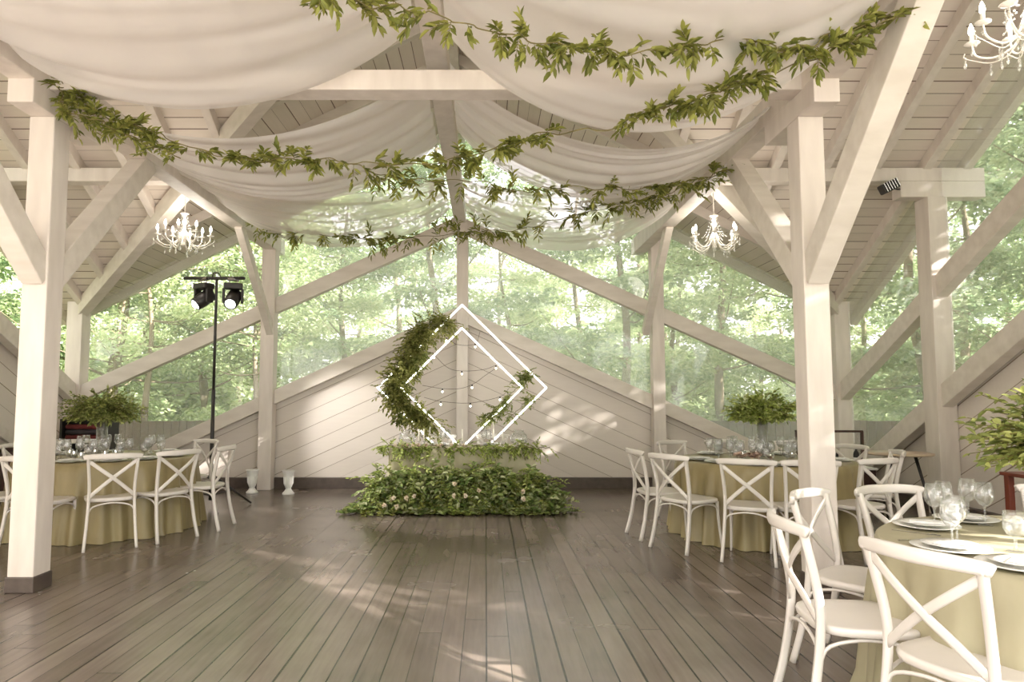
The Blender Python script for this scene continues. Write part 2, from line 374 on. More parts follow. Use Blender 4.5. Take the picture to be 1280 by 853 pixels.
# big free-standing posts with dark feet
for x, sd, oth in ((PX[0], 'left', 'left'), (PX[1], 'right', 'right')):
    t = empty('timber_post', (x, 5.10, 0), 0, 'big square white post standing free on the %s of the dance floor' % sd, 'post')
    bm = bmesh.new(); box(bm, (-.095, -.10, .10), (.095, .10, 3.516)); o = obj('shaft', bm, PAINT, t, bevel=.012)
    bm = bmesh.new(); box(bm, (-.105, -.11, 0), (.105, .11, .115)); o = obj('foot', bm, BASE, t, bevel=.01); o['label'] = 'dark painted foot of the post'
    timber('corbel', 'short white corbel block lying on top of the big %s post' % sd, 'beam', ((x, 4.75, 3.605), (x, 5.62, 3.605), .19, .178))
    timber('roof_plate', 'long white beam running to the back wall above the big %s post' % sd, 'beam', ((x, .8, 3.81), (x, YB+.3, 3.81), .19, .24))
    for (ya, za, yb, zb, w) in ((5.12, 2.28, 6.55, 3.70, 'towards the back wall'), (5.04, 2.30, 3.62, 3.70, 'towards the viewer')):
        timber('knee_brace', 'white knee brace rising %s from the big %s post' % (w, sd), 'brace', ((x, ya, za), (x, yb, zb), .16, .19), PAINT2)
    timber('knee_brace', 'thin white brace from the back wall post up to the long %s roof beam' % sd, 'brace', ((x+.02, YB-.1, 2.4), (x+.02, 9.05, 3.72), .1, .14), PAINT2)
timber('tie_beam', 'white tie beam crossing the hall between the two big posts', 'beam', ((PX[0]+.09, 5.02, 3.765), (PX[1]-.09, 5.02, 3.765), .19, .155))
timber('centre_beam', 'white beam running along the middle of the roof to the back wall', 'beam', ((XC+.02, .6, 4.22), (XC+.02, YB+.1, 4.22), .18, .2))
# purlins across with corbels at the side walls
for y, w in ((8.28, 'far'), (2.9, 'near')):
    for xa, xb, sd in ((XL-.62, PX[0]+.1, 'left'), (PX[1]-.1, XR+.62, 'right')):
        timber('purlin', 'white %s purlin from the %s side wall corbel to the long roof beam' % (w, sd), 'beam', ((xa, y, 4.13), (xb, y, 4.13), .18, .17))
    for x, s in ((XL, 'left'), (XR, 'right')):
        sg = 1 if s == 'right' else -1
        timber('corbel', 'white corbel under the %s purlin on the %s side wall post' % (w, s), 'beam', ((x-sg*.42, y, 3.945), (x+sg*.62, y, 3.945), .18, .20))
# purlins along the side arms on top of the plates (queen height)
def plan_valley(s, e, a): return (XC + s*(XR-XC-a), YC + e*(YB-YC-.845*a))
# valley beams
for s in (-1, 1):
    for e in (-1, 1):
        p0 = plan_valley(s, e, -.1); p1 = plan_valley(s, e, XR-XC)
        timber('valley_beam', 'white valley beam climbing from the %s %s corner post to the roof centre' % ('far' if e > 0 else 'near', 'right' if s > 0 else 'left'), 'beam',
               ((p0[0], p0[1], ZE-.05-.15), (p1[0], p1[1], ZR-.15), .15, .24), PAINT2)
# roof skins (boards) and ridge
OV = .55
cen = (XC, YC, ZR)
def skin(name, pts, m):
    bm = bmesh.new(); prism(bm, pts, (0, 0, .05)); return tag(obj(name, bm, m), kind='structure')
k = 0
for s in (-1, 1):
    for e in (-1, 1):
        vx, vy = plan_valley(s, e, -OV); zc = ZE - SX*OV
        k += 1; skin('ceiling' if k == 1 else 'ceiling.%03d' % (k-1), [cen, (XC, YC+e*(YB-YC+.6), ZR), (vx, vy, zc)], ROOF_X)
        k += 1; skin('ceiling.%03d' % (k-1), [cen, (vx, vy, zc), (XC+s*(XR-XC+.62), YC, ZR)], ROOF_Y)
        # rafters of the side arm
        a = -.42
        while a < XR-XC-.3:
            px, py = plan_valley(s, e, a); x = px
            z0 = zroofy(py) - .07
            bm = bmesh.new(); beam(bm, (x, py, z0), (x, YC, ZR-.07), .10, .14); trim(bm, PAINT, .006)
            a += .62 if a > 0 else .5
        # rafters of the back/front arm
        a = -.42
        for a in (-.4, 1.15, 2.35, 3.55):
            px, py = plan_valley(s, e, a)
            bm = bmesh.new(); beam(bm, (px, py+ (.05*e if a < 0 else 0), zroofx(px)-.07), (XC, py + (.05*e if a < 0 else 0), ZR-.07), .09, .14); trim(bm, PAINT2, .006)
bm = bmesh.new(); beam(bm, (XL-.5, YC, ZR-.16), (XR+.5, YC, ZR-.16), .16, .22); trim(bm)
bm = bmesh.new(); beam(bm, (XC, YF-.4, ZR-.16), (XC, YB+.5, ZR-.16), .16, .22); trim(bm)

# window film of the bays
wno = [0]
def window(poly, off, m=None):
    wno[0] += 1; bm = bmesh.new(); prism(bm, poly, off)
    tag(obj('window_%d' % wno[0], bm, m or FILM), kind='structure')
bx = [-3.36, XC+.06, 2.66, XR]
for x0, x1 in zip(bx, bx[1:]):
    window([(x0, YB+.07, max(.2, capz(x0))-.1), (x1, YB+.07, max(.2, capz(x1))-.1), (x1, YB+.07, zroofx(x1)-.06), (x0, YB+.07, zroofx(x0)-.06)], (0, .004, 0))
for y0, y1 in ((YC, 8.28), (8.28, YB)):
    window([(XR+.09, y0, capr(y0)-.1), (XR+.09, y1, max(.2, capr(y1))-.1), (XR+.09, y1, zroofy(y1)-.06), (XR+.09, y0, zroofy(y0)-.06)], (.004, 0, 0), FILM2)

x0, x1 = XL, -3.36
window([(x0, YB+.07, max(.2, capz(x0))-.1), (x1, YB+.07, max(.2, capz(x1))-.1), (x1, YB+.07, zroofx(x1)-.06), (x0, YB+.07, zroofx(x0)-.06)], (0, .004, 0), FILM2)  # film added over the open left bay to veil the trees with haze
# ------------------------------------------------------------------ the forest outside
bm = bmesh.new(); box(bm, (-60, -30, -.6), (60, 70, -.35)); tag(obj('ground', bm, GROUND), kind='structure')
bm = bmesh.new(); box(bm, (-16, -15, -.34), (16, YF-1.4, -.14)); tag(obj('bounce_terrace', bm, mat('pale_bounce_paving', srgb(205, 202, 199), srgb(221, 218, 215), .8, 3)), kind='structure')  # unseen pale slab added to bounce daylight up onto ceiling and drapes
def crown_data(n, blobs, size):
    P = []; 
    for (c, r, sh) in blobs:
        k = max(20, int(n*sh)); d = rdir(k); rad = rng.random((k, 1))**.45
        q = np.array(c) + d*rad*np.array(r); P.append(q)
    P = np.concatenate(P); k = len(P)
    D = rdir(k); D[:, 2] = -abs(D[:, 2])*.35; Nn = rdir(k)*.6 + np.array([0, 0, 1.0])
    return P, D, Nn, size*(.6+.8*rng.random(k)), size*.62*(.6+.8*rng.random(k))
def make_tree(h, spread, n, m, forks, low, size=.2, trunk=.13):
    t = empty('forest_tree', (0, 0, 0), 0, 'tree', 'tree')
    bm = bmesh.new(); lean = random.uniform(-.5, .5)
    path = [Vector((lean*(z/h)**1.5 + .12*math.sin(z*1.3), .1*math.sin(z), z)) for z in np.linspace(-.05, h, 12)]
    sweep(bm, path, [trunk*(1-.85*i/11) for i in range(12)], n=7); o = obj('trunk', bm, BARK, t, True)
    blobs = []
    bm = bmesh.new()
    for i in range(forks):
        z = h*(low + (1-low)*(i+.5)/forks); a = i*2.4 + random.random(); r = spread*random.uniform(.45, 1)*(1.1-.5*(i/forks))
        b0 = path[min(10, int(z/h*10))]
        e = b0 + Vector((math.cos(a)*r, math.sin(a)*r, r*random.uniform(.15, .75)))
        mid = (b0+e)/2 + Vector((0, 0, -.12*r)); pts = spline([b0, mid, e], 4)
        sweep(bm, pts, [trunk*.22*(1-.8*j/(len(pts)-1)) for j in range(len(pts))], n=5)
        for q in range(3):
            c = b0.lerp(e, .45+.35*q) + Vector((random.uniform(-.4, .4), random.uniform(-.4, .4), random.uniform(-.2, .3)))
            blobs.append((tuple(c), (random.uniform(.6, 1.1), random.uniform(.6, 1.1), random.uniform(.18, .38)), 1/(3*forks)))
    obj('branches', bm, BARK, t, True)
    leaf_obj('crown', crown_data(n, blobs, size), m, t)
    return t
fam = 'leafy green trees of the forest outside'
kinds = [make_tree(9, 3.0, 8200, TREE[0], 13, .22, .135), make_tree(8, 2.7, 7600, TREE[1], 12, .16, .13), make_tree(10, 3.2, 8600, TREE[2], 14, .2, .14),
         make_tree(6.5, 2.6, 3600, TREE[1], 10, .45, .11, .09)]
kw = ['mid green', 'pale green', 'deeper green', 'slender pale']
spots = []
for row, (Y, n, x0, x1) in enumerate(((15.5, 8, -14, 15), (18.5, 9, -18, 19), (23, 10, -24, 24), (29, 11, -31, 32), (38, 12, -42, 42))):
    for i in range(n):
        x = x0 + (x1-x0)*(i+.5)/n + random.uniform(-.9, .9); spots.append((x, Y+random.uniform(-1, 1), random.choice((0, 1, 2, 1)), random.uniform(.85, 1.25)))
for y in (3.5, 7, 11): spots += [(11.5+random.uniform(-1, 1), y, random.choice((0, 2)), 1.0), (16+random.uniform(-1, 1), y+1.5, 1, 1.15), (-12.5+random.uniform(-1, 1), y, random.choice((0, 1)), 1.0), (-17, y+1, 2, 1.1)]
spots += [(13.5, 14.5, 2, 1.1), (10.3, 9.3, 1, .8), (-13, 14, 1, 1.1), (-6.9, 14.0, 3, .95), (-7.9, 14.6, 3, .85), (-5.4, 16, 3, 1)]
spots += [(11.6, -1.9, 3, .95), (10.9, 1.3, 2, .9), (10.6, 3.4, 0, 1.0), (11.0, 5.6, 2, 1.0), (10.8, 7.6, 1, 1.0), (13.2, 4.8, 2, 1.2), (13.4, 2.2, 0, 1.2), (13.0, 7.4, 2, 1.2)]  # unseen trees added to block stray sun; the first dapples the near table
spots += [(9.7, 1.1, 1, .8)]  # unseen dense tree added to keep sun spots off the left floor
spots += [(x, -12.5 - (i % 2)*1.5, i % 3, 1.15) for i, x in enumerate((-17, -13.5, -10.5, -7.2, -4, -.8, 2.4, 5.4))]  # unseen trees behind the camera, added to cut sky light from the front
used = set()
for i, (x, y, kd, sc) in enumerate(spots):
    rz = random.uniform(0, 6.28)
    if kd in used: t = dup(kinds[kd], (x, y, -.36), rz)
    else: t = kinds[kd]; t.location = (x, y, -.36); t.rotation_euler = (0, 0, rz); used.add(kd)
    t.scale = (sc, sc, sc)
    side = 'open front, added to block sky' if y < -9 else 'right side wall' if x > 9 and y < 13 else ('left side wall' if x < -9 and y < 13 else 'back wall')
    dep = 'in the first rows' if y < 20 else 'deep in the wood'
    if kd == 3 and y > 13: t['label'] = 'slender forked tree with thin pale leaves behind the left end of the fence'; t['group'] = 'slender forked trees behind the left end of the fence'
    else: t['label'] = '%s forest tree %s beyond the %s' % (kw[kd], dep, side); t['group'] = t['label'] + ' group'
# low shrubs
def make_shrub():
    t = empty('shrub', (0, 0, 0), 0, 'bushy green shrub', 'shrub')
    bl = [((random.uniform(-1.3, 1.3), random.uniform(-.7, .7), random.uniform(.3, 1.7)), (.7, .6, .35), 1/16) for _ in range(16)]
    bm = bmesh.new()
    for b in bl[:8]: sweep(bm, [(b[0][0]*.2, b[0][1]*.2, 0), (b[0][0]*.7, b[0][1]*.6, b[0][2]*.6), b[0]], [.03, .02, .008], n=5)
    obj('stems', bm, BARK, t, True); leaf_obj('foliage', crown_data(4200, bl, .12), TREE[0], t); return t
mk = once(make_shrub)
for i in range(10):
    x = -13 + 27*(i+.5)/10; mk((x+random.uniform(-.5, .5), 14.2+random.uniform(-.4, 1.2), -.36), random.uniform(0, 6.28), 'bushy green shrub growing behind the brown fence', 'shrubs behind the fence')
for i in range(9):
    x = -24 + 50*(i+.5)/9
    o = mk((x+random.uniform(-1, 1), 20.5+random.uniform(-1, 2), -.36), random.uniform(0, 6.28), 'big leafy thicket deeper in the wood behind the fence', 'thickets deep in the wood'); o.scale = (2.3, 2.0, 1.9)
    o = mk((x*1.4+random.uniform(-1, 1), 33+random.uniform(-1, 2), -.36), random.uniform(0, 6.28), 'big leafy thicket deeper in the wood behind the fence', 'thickets deep in the wood'); o.scale = (3.6, 3, 2.8)
# fence behind the building
t = empty('wooden_fence', (0, 12.6, -.35), 0, 'brown vertical board fence outside behind the back wall', 'fence')
bm = bmesh.new(); x = -13
while x < 13:
    box(bm, (x, -.012, .03), (x+.135, .012, 1.32+random.uniform(-.008, .008))); x += .142
obj('boards', bm, FENCE, t)
bm = bmesh.new()
for z in (.35, 1.05): box(bm, (-13, .012, z), (13, .05, z+.08))
obj('rails', bm, FENCE, t)
t = empty('wooden_fence', (10.0, 0, -.35), 0, 'brown vertical board fence outside behind the right side wall', 'fence')
bm = bmesh.new(); y = -2
while y < 12.6:
    box(bm, (-.012, y, .03), (.012, y+.135, 1.32+random.uniform(-.008, .008))); y += .142
obj('boards', bm, FENCE, t)

# ------------------------------------------------------------------ sheer swags
def swag(label, side, yc0, yc1, ys0, ys1, zc, zs, sag0, sag1, m, folds=7, amp=.03, ph=0.0, uexp=1.0):
    "voile hung from the centre beam to a side beam; y*0 near edge, y*1 far edge"
    xc = XC + .02 + side*.11; xs = PX[1]-.11 if side > 0 else PX[0]+.11
    nu, nv = 48, 110; V = []; 
    for j in range(nv+1):
        v = j/nv
        for i in range(nu+1):
            u = i/nu; ends = 4*u*(1-u)
            y = (yc0+(yc1-yc0)*v)*(1-u) + (ys0+(ys1-ys0)*v)*u
            mid = (yc0+yc1+ys0+ys1)/4 if False else y
            x = xc + (xs-xc)*u
            sg = sag0+(sag1-sag0)*v
            z = zc*(1-u)+zs*u - sg*(ends**.85)
            f = math.sin(v*folds*2*math.pi+ph+1.2*math.sin(3*v+2*u)) * (.6+.4*math.sin(9.1*v+ph))
            z += amp*f*(1.25-.55*ends) + .007*math.sin(v*71+5*math.sin(2.2*u+ph)+3*math.sin(7*v))*(.5+.5*math.sin(11*v+4*u+ph)); y += amp*.7*math.cos(v*folds*2*math.pi+ph)*(1-.5*ends)
            V.append((x, y, z))
    F = [(j*(nu+1)+i, j*(nu+1)+i+1, (j+1)*(nu+1)+i+1, (j+1)*(nu+1)+i) for j in range(nv) for i in range(nu)]
    me = bpy.data.meshes.new('voile_swag'); me.from_pydata(V, [], F); me.polygons.foreach_set('use_smooth', [True]*len(F)); me.materials.append(m)
    o = bpy.data.objects.new('voile_swag', me); link(o); return tag(o, label, 'drapery')
swag('nearest left swag of sheer white cloth, hanging across the top left of the hall', -1, 3.0, 4.75, 2.6, 4.55, 4.10, 3.80, .30, .52, DRAPE, 5, .03, .4)
swag('nearest right swag of sheer white cloth, hanging above the front leafy garlands', 1, 3.0, 4.85, 2.6, 4.15, 4.10, 3.80, .30, .76, DRAPE, 5, .03, 1.7)
swag('middle left swag of sheer white cloth, just behind the tie beam', -1, 5.5, 7.1, 5.4, 6.1, 4.10, 3.80, .42, .62, DRAPE, 5, .03, 2.2)
swag('middle right swag of sheer white cloth, just behind the tie beam', 1, 5.35, 6.7, 5.45, 6.0, 4.10, 3.80, .52, .68, DRAPE, 5, .03, 3.1)
swag('far left swag of thin sheer cloth, in front of the left back wall windows', -1, 8.2, 9.6, 6.9, 8.7, 4.10, 3.80,    .26, .52, DRAPE2, 4, .03, .9)
swag('far right swag of thin sheer cloth, in front of the right back wall windows', 1, 8.2, 9.6, 6.6, 8.4, 4.10, 3.80,    .28, .58, DRAPE2, 4, .03, 5.0)

# ------------------------------------------------------------------ leafy garlands
def sprigs(path, step, sl, leafL, leafW, spread=1.0, down=.5, dens=None, per=7):
    "little side twigs with paired leaves along a path; returns leaf arrays and twig lines"
    P, D, Nn, L, Wd, tw = [], [], [], [], [], []
    acc = 0
    for a, b in zip(path, path[1:]):
        seg = (b-a).length; acc += seg
        while acc > step:
            acc -= step
            p = a.lerp(b, random.random()); t = (b-a).normalized()
            s_ = p.x*5.1+p.y*2.3
            if dens and random.random() > dens*(.72+.42*math.sin(s_)+.25*math.sin(s_*2.7+1)): continue
            r = Vector((random.gauss(0, 1), random.gauss(0, 1), random.gauss(0, .8)-down)); r = (r - t*r.dot(t)*.4 + t*random.uniform(-.6, 1.0)).normalized()
            ln = sl*random.uniform(.5, 1.25)*spread; pts = [p]
            cur = p.copy(); dr = r.copy()
            for q in range(per):
                dr = (dr + Vector((0, 0, -.10*down)) + Vector((random.gauss(0, .08), random.gauss(0, .08), random.gauss(0, .08)))).normalized()
                cur = cur + dr*ln/per; pts.append(cur.copy())
                side = dr.cross(Vector((0, 0, 1))); side = side.normalized() if side.length > .1 else Vector((1, 0, 0))
                for sg in ((1, -1) if q < per-1 else (0,)):
                    d = (dr*.9 + side*sg*.75 + Vector((random.gauss(0, .25), random.gauss(0, .25), random.gauss(0, .25))))
                    P.append(cur); D.append(d); Nn.append((random.gauss(0, .5), random.gauss(0, .5), 1)); sc = random.uniform(.7, 1.2); L.append(leafL*sc); Wd.append(leafW*sc)
            tw.append(pts)
    return (P, D, Nn, L, Wd), tw
def garland(name, label, pts, step, sl, lL, lW, m=VINE, dens=.85, down=.22, per=6, group=None):
    path = spline(pts, 14); c = path[0].copy()
    path = [p-c + Vector((.015*math.sin(i*.9), .015*math.cos(i*.7), .012*math.sin(i*.6))) for i, p in enumerate(path)]
    t = empty(name, c, 0, label, 'garland', group)
    bm = bmesh.new(); sweep(bm, path, .004, n=5)
    data, tw = sprigs(path, step, sl, lL, lW, 1, down, dens, per)
    for q in tw: sweep(bm, [q[0], q[len(q)//2], q[-1]], .0018, n=4, cap=False)
    obj('stem', bm, STEM, t, True); leaf_obj('leaves', data, m, t); return t
def line(lst): return [pix(x, y, Y) for x, y, Y in lst]
garland('leafy_garland', 'frontmost leafy green garland, drooping from the top centre to the upper right', line([(360, -40, 3.20), (440, 2, 3.40), (520, 12, 3.50), (580, 30, 3.55), (640, 45, 3.60), (720, 60, 3.60), (800, 66, 3.60), (870, 56, 3.65), (930, 48, 3.70), (985, 62, 3.70), (1040, 45, 3.75), (1095, 30, 3.75), (1140, 12, 3.75)]), .021, .12, .07, .025)
garland('leafy_garland', 'long leafy garland from the big left post across the tie beam to the upper right', line([(82, 92, 5.00), (100, 135, 4.95), (140, 148, 4.90), (190, 165, 4.85), (250, 188, 4.80), (320, 200, 4.75), (400, 200, 4.70), (470, 205, 4.70), (540, 204, 4.45), (610, 188, 4.40), (680, 168, 4.35), (760, 160, 4.15), (830, 135, 4.05), (890, 118, 3.95), (930, 100, 3.90), (990, 82, 3.80), (1050, 58, 3.75), (1120, 20, 3.70)]), .021, .115, .07, .025)
garland('leafy_garland', 'short leafy garland looped around the head of the big left post', line([(84, 92, 4.95), (76, 115, 4.9), (84, 140, 4.85), (120, 150, 4.8), (165, 172, 4.8), (225, 196, 4.8)]), .024, .14, .07, .02)
garland('leafy_garland', 'third leafy garland, thin, crossing under the middle swags', line([(440, 205, 5.6), (490, 222, 5.7), (545, 226, 5.8), (600, 227, 5.9), (650, 240, 5.95), (690, 234, 6.0), (760, 236, 6.05), (820, 234, 6.1), (880, 222, 6.3), (920, 208, 6.5)]), .03, .15, .072, .024)
garland('leafy_garland', 'rearmost leafy garland, low thin line across the far swags', line([(314, 278, 8.9), (350, 288, 8.8), (410, 294, 8.6), (470, 299, 8.5), (530, 296, 8.4), (590, 290, 8.3), (650, 287, 8.1), (690, 276, 7.9), (750, 262, 7.6), (800, 250, 7.3), (860, 234, 7.0), (918, 210, 6.6)]), .026, .17, .085, .024)

# ------------------------------------------------------------------ chairs
def make_chair():
    t = empty('cross_back_chair', (0, 0, 0), 0, 'chair', 'chair')
    bm = bmesh.new()                                                     # seat: rounded trapezoid with dished top
    prof = []
    for k in range(28):
        a = 2*math.pi*k/28; ca, sa = math.cos(a), math.sin(a)
        x = .225*math.copysign(abs(ca)**.55, ca)*(1+.09*sa); y = .215*math.copysign(abs(sa)**.55, sa); prof.append((x, y))
    rings = []
    for z, s in ((.430, .955), (.436, .985), (.452, 1), (.462, .985), (.466, .95), (.461, .8), (.457, .4)):
        rings.append([bm.verts.new((x*s, y*s+.005, z)) for x, y in prof])
    for a, b in zip(rings, rings[1:]):
        for i in range(28): bm.faces.new((a[i], a[(i+1) % 28], b[(i+1) % 28], b[i]))
    bm.faces.new(rings[0][::-1]); bm.faces.new(rings[-1]); obj('seat', bm, CHAIR, t, True)
    for s in (-1, 1):
        bm = bmesh.new()
        sweep(bm, spline([(s*.215, -.285, 0), (s*.200, -.235, .20), (s*.188, -.200, .44), (s*.188, -.205, .60), (s*.203, -.250, .80), (s*.208, -.262, .845)], 5), .027, .034, up=(0, 1, 0))
        obj('leg', bm, CHAIR, t, True)
        bm = bmesh.new()
        sweep(bm, spline([(s*.205, .225, 0), (s*.195, .195, .22), (s*.193, .175, .435)], 5), [.011+.005*i/10 for i in range(11)]); obj('leg', bm, CHAIR, t, True)
        bm = bmesh.new()                                                 # cross strap
        sweep(bm, spline([(s*.183, -.206, .485), (s*.09, -.238, .575), (0, -.262 - .004*s, .655), (-s*.10, -.268, .735), (-s*.198, -.255, .815)], 5), .011, .033, up=(0, 0, 1)); obj('cross_strap', bm, CHAIR, t, True)
    bm = bmesh.new()
    pts = spline([(-.236, -.252, .846), (-.218, -.262, .852), (-.12, -.300, .858), (0, -.315, .858), (.12, -.300, .858), (.218, -.262, .852), (.236, -.252, .846)], 4)
    hh = [.040+.012*math.sin(math.pi*min(1, max(0, i/(len(pts)-1)))) for i in range(len(pts))]
    sweep(bm, pts, .026, hh); obj('top_rail', bm, CHAIR, t, True)
    bm = bmesh.new()                                                     # arched braces under the seat, all round
    for (a, b, o) in (((-.198, .19), (.198, .19), 0), ((-.196, -.21), (.196, -.21), 0), ((-.196, -.21), (-.197, .19), 0), ((.196, -.21), (.197, .19), 0)):
        A = Vector((a[0], a[1], .315)); B = Vector((b[0], b[1], .315)); m_ = (A+B)/2
        sweep(bm, spline([A, A.lerp(m_, .22)+Vector((0, 0, .075)), m_+Vector((0, 0, .105)), B.lerp(m_, .22)+Vector((0, 0, .075)), B], 4), .008, n=6)
    obj('seat_brace', bm, CHAIR, t, True)
    return t
chair = once(make_chair)
def put_chair(x, y, c, label, group=None, turn=0):
    "seat centre x,y; faces the point c"
    chair((x, y, 0), math.atan2(-(c[0]-x), c[1]-y) + turn, label, group)
TL, TR, TN = (-4.10, 7.50), (2.88, 7.15), (2.66, 2.90)
for x, y, lb in ((-3.59, 6.63, 'white cross-back chair just right of the big left post, its whole back showing'),
                 (-3.26, 6.97, 'white cross-back chair at the front right of the left round table beside the side-on chair'),
                 (-3.07, 7.48, 'white cross-back chair seen side-on at the right edge of the left round table'),
                 (-3.60, 8.30, 'white cross-back chair behind the left round table, just left of the black stand pole'),
                 (-4.10, 6.40, 'white cross-back chair half hidden behind the big left post'),
                 (-4.76, 6.66, 'white cross-back chair cut by the left edge, in front of the left round table'),
                 (-5.08, 7.80, 'white cross-back chair at the far left of the left round table by the side wall'),
                 (-4.85, 8.30, 'white cross-back chair behind the left round table, in front of the red folded cloths')):
    put_chair(x, y, TL, lb)
for x, y, lb in ((2.33, 6.08, 'white cross-back chair at the front of the right round table, back fully facing the viewer'),
                 (1.90, 6.50, 'white cross-back chair at the front left of the right round table, turned three-quarters'),
                 (1.77, 7.02, 'white cross-back chair seen side-on at the left edge of the right round table'),
                 (2.37, 8.06, 'white cross-back chair behind the right round table, nearest the back wall post'),
                 (2.92, 8.18, 'white cross-back chair straight behind the right round table, seen through glasses'),
                 (3.52, 7.98, 'white cross-back chair behind the right round table, right of its tall vase'),
                 (2.74, 6.00, 'white cross-back chair of the right round table mostly hidden by the big right post'),
                 (3.28, 6.16, 'white cross-back chair just right of the big right post, its seat showing'),
                 (3.80, 6.86, 'white cross-back chair standing in front of the small round high table'),
                 (3.78, 7.50, 'white cross-back chair directly beside the big right post, in front of the bottle shelf')):
    put_chair(x, y, TR, lb)
for x, y, lb in ((1.76, 2.53, 'nearest white cross-back chair, at the bottom right, back towards the viewer'),
                 (1.59, 3.03, 'white cross-back chair seen side-on at the left of the nearest table'),
                 (1.98, 3.66, 'white cross-back chair in front of the big right post at the nearest table'),
                 (2.43, 3.80, 'white cross-back chair behind the nearest table facing the viewer'),
                 (3.28, 3.85, 'white cross-back chair cut by the right edge behind the nearest table')):
    put_chair(x, y, TN, lb)

# ------------------------------------------------------------------ round tables under cloths
def round_cloth(c, r, seed, m, label):
    rs = random.Random(seed); ph = [rs.uniform(0, 6.28) for _ in range(4)]
    bm = bmesh.new(); n = 360; rings = []
    for f, z in ((.5, .76), (.9, .76), (.985, .758), (1.0, .748)): rings.append([(r*f, z)]*n)
    levels = 10
    for q in range(1, levels+1):
        z = .748*(1-q/levels)+.004; g = (q/levels)**.8; row = []
        for k in range(n):
            a = 2*math.pi*k/n
            w = math.sin(17*a+ph[0])*.4+math.sin(31*a+ph[1]+.9*math.sin(3*a))*.38+math.sin(7*a+ph[2])*.2+math.sin(47*a+ph[3]+1.5*math.sin(5*a+2*g))*.16
            row.append((r*(1.0+.06*g) + .075*g*w + (.03*max(0, math.sin(11*a+ph[3])) if q == levels else 0), z))
        rings.append(row)
    vr = [[bm.verts.new((rr*math.cos(2*math.pi*k/n), rr*math.sin(2*math.pi*k/n), z)) for k, (rr, z) in enumerate(row)] for row in rings]
    cv = bm.verts.new((0, 0, .76))
    for k in range(n): bm.faces.new((cv, vr[0][k], vr[0][(k+1) % n]))
    for a, b in zip(vr, vr[1:]):
        for k in range(n): bm.faces.new((a[k], b[k], b[(k+1) % n], a[(k+1) % n]))
    o = obj('tablecloth', bm, m, None, True, loc=(c[0], c[1], 0)); return tag(o, label, 'tablecloth')
round_cloth(TL, .88, 1, CLOTH, 'olive floor-length cloth over the left round table')
round_cloth(TR, .88, 2, CLOTH, 'olive floor-length cloth over the right round table behind the big post')
round_cloth(TN, .90, 3, CLOTHP, 'pale sage cloth over the nearest round table at the bottom right')

def make_plate():
    t = empty('dinner_plate', (0, 0, 0), 0, 'plate', 'plate')
    bm = bmesh.new(); lathe(bm, [(0, .004), (.095, .004), (.105, .009), (.145, .016), (.147, .018), (.104, .013), (.094, .008), (0, .008)], 32); obj('charger', bm, PORC, t, True)
    bm = bmesh.new(); lathe(bm, [(0, .0195), (.07, .0195), (.105, .028), (.107, .030), (.07, .023), (0, .023)], 28); obj('plate', bm, PORC, t, True)
    return t
plate = once(make_plate)
def make_napkin():
    bm = bmesh.new()
    for k in range(2): box(bm, (-.035+.005*k, -.075+.004*k, .0+.005*k), (.035-.003*k, .075-.005*k, .0045+.005*k))
    o = obj('napkin', bm, NAPK, bevel=.003); return tag(o, 'napkin', 'napkin')
napkin = once(make_napkin)
def make_wine():
    t = empty('wine_glass', (0, 0, 0), 0, 'wine glass', 'glass')
    bm = bmesh.new(); lathe(bm, [(0, .001), (.034, .001), (.034, .003), (.012, .006), (.0045, .012), (.0038, .05), (.0045, .085), (.010, .095)], 20); obj('stem', bm, GLASS, t, True)
    bm = bmesh.new(); lathe(bm, [(.004, .093), (.022, .102), (.038, .125), (.042, .148), (.039, .178), (.033, .212), (.0322, .212), (.038, .178), (.041, .148), (.037, .126), (.021, .104), (0, .097)], 24); obj('bowl', bm, GLASS, t, True)
    return t
wine = once(make_wine)
def make_goblet():
    t = empty('water_glass', (0, 0, 0), 0, 'water glass', 'glass')
    bm = bmesh.new(); lathe(bm, [(0, .001), (.033, .001), (.033, .003), (.010, .008), (.005, .02), (.006, .055), (.015, .062)], 20); obj('stem', bm, GLASS, t, True)
    bm = bmesh.new(); lathe(bm, [(.004, .060), (.03, .070), (.041, .095), (.042, .125), (.038, .165), (.0372, .165), (.041, .125), (.040, .096), (.029, .072), (0, .064)], 24); obj('bowl', bm, GLASS, t, True)
    return t
goblet = once(make_goblet)
def make_fork():
    bm = bmesh.new(); box(bm, (-.004, -.10, .001), (.004, .05, .003)); box(bm, (-.011, .045, .001), (.011, .06, .003))
    for k in range(4): box(bm, (-.011+.006*k, .06, .001), (-.008+.006*k, .10, .003))
    return tag(obj('fork', bm, SILVER), 'fork', 'cutlery')
fork = once(make_fork)
def make_knife():
    bm = bmesh.new(); box(bm, (-.005, -.11, .001), (.005, -.01, .004)); prism(bm, [Vector((-.005, -.01, .001)), Vector((.009, 0, .001)), Vector((.008, .09, .001)), Vector((-.005, .11, .001))], (0, 0, .0015))
    return tag(obj('knife', bm, SILVER), 'knife', 'cutlery')
knife = once(make_knife)
def make_votive():
    t = empty('votive_candle', (0, 0, 0), 0, 'votive', 'candle')
    bm = bmesh.new(); lathe(bm, [(0, .002), (.03, .002), (.036, .08), (.0345, .08), (.0285, .006), (0, .006)], 18); obj('cup', bm, GLASS, t, True)
    bm = bmesh.new(); lathe(bm, [(0, .007), (.026, .007), (.027, .045), (0, .045)], 16); obj('wax', bm, WAX, t, True)
    bm = bmesh.new(); ball(bm, (0, 0, .058), .006, (1, 1, 2)); obj('flame', bm, BULB, t, True); return t
votive = once(make_votive)
ZT = .761
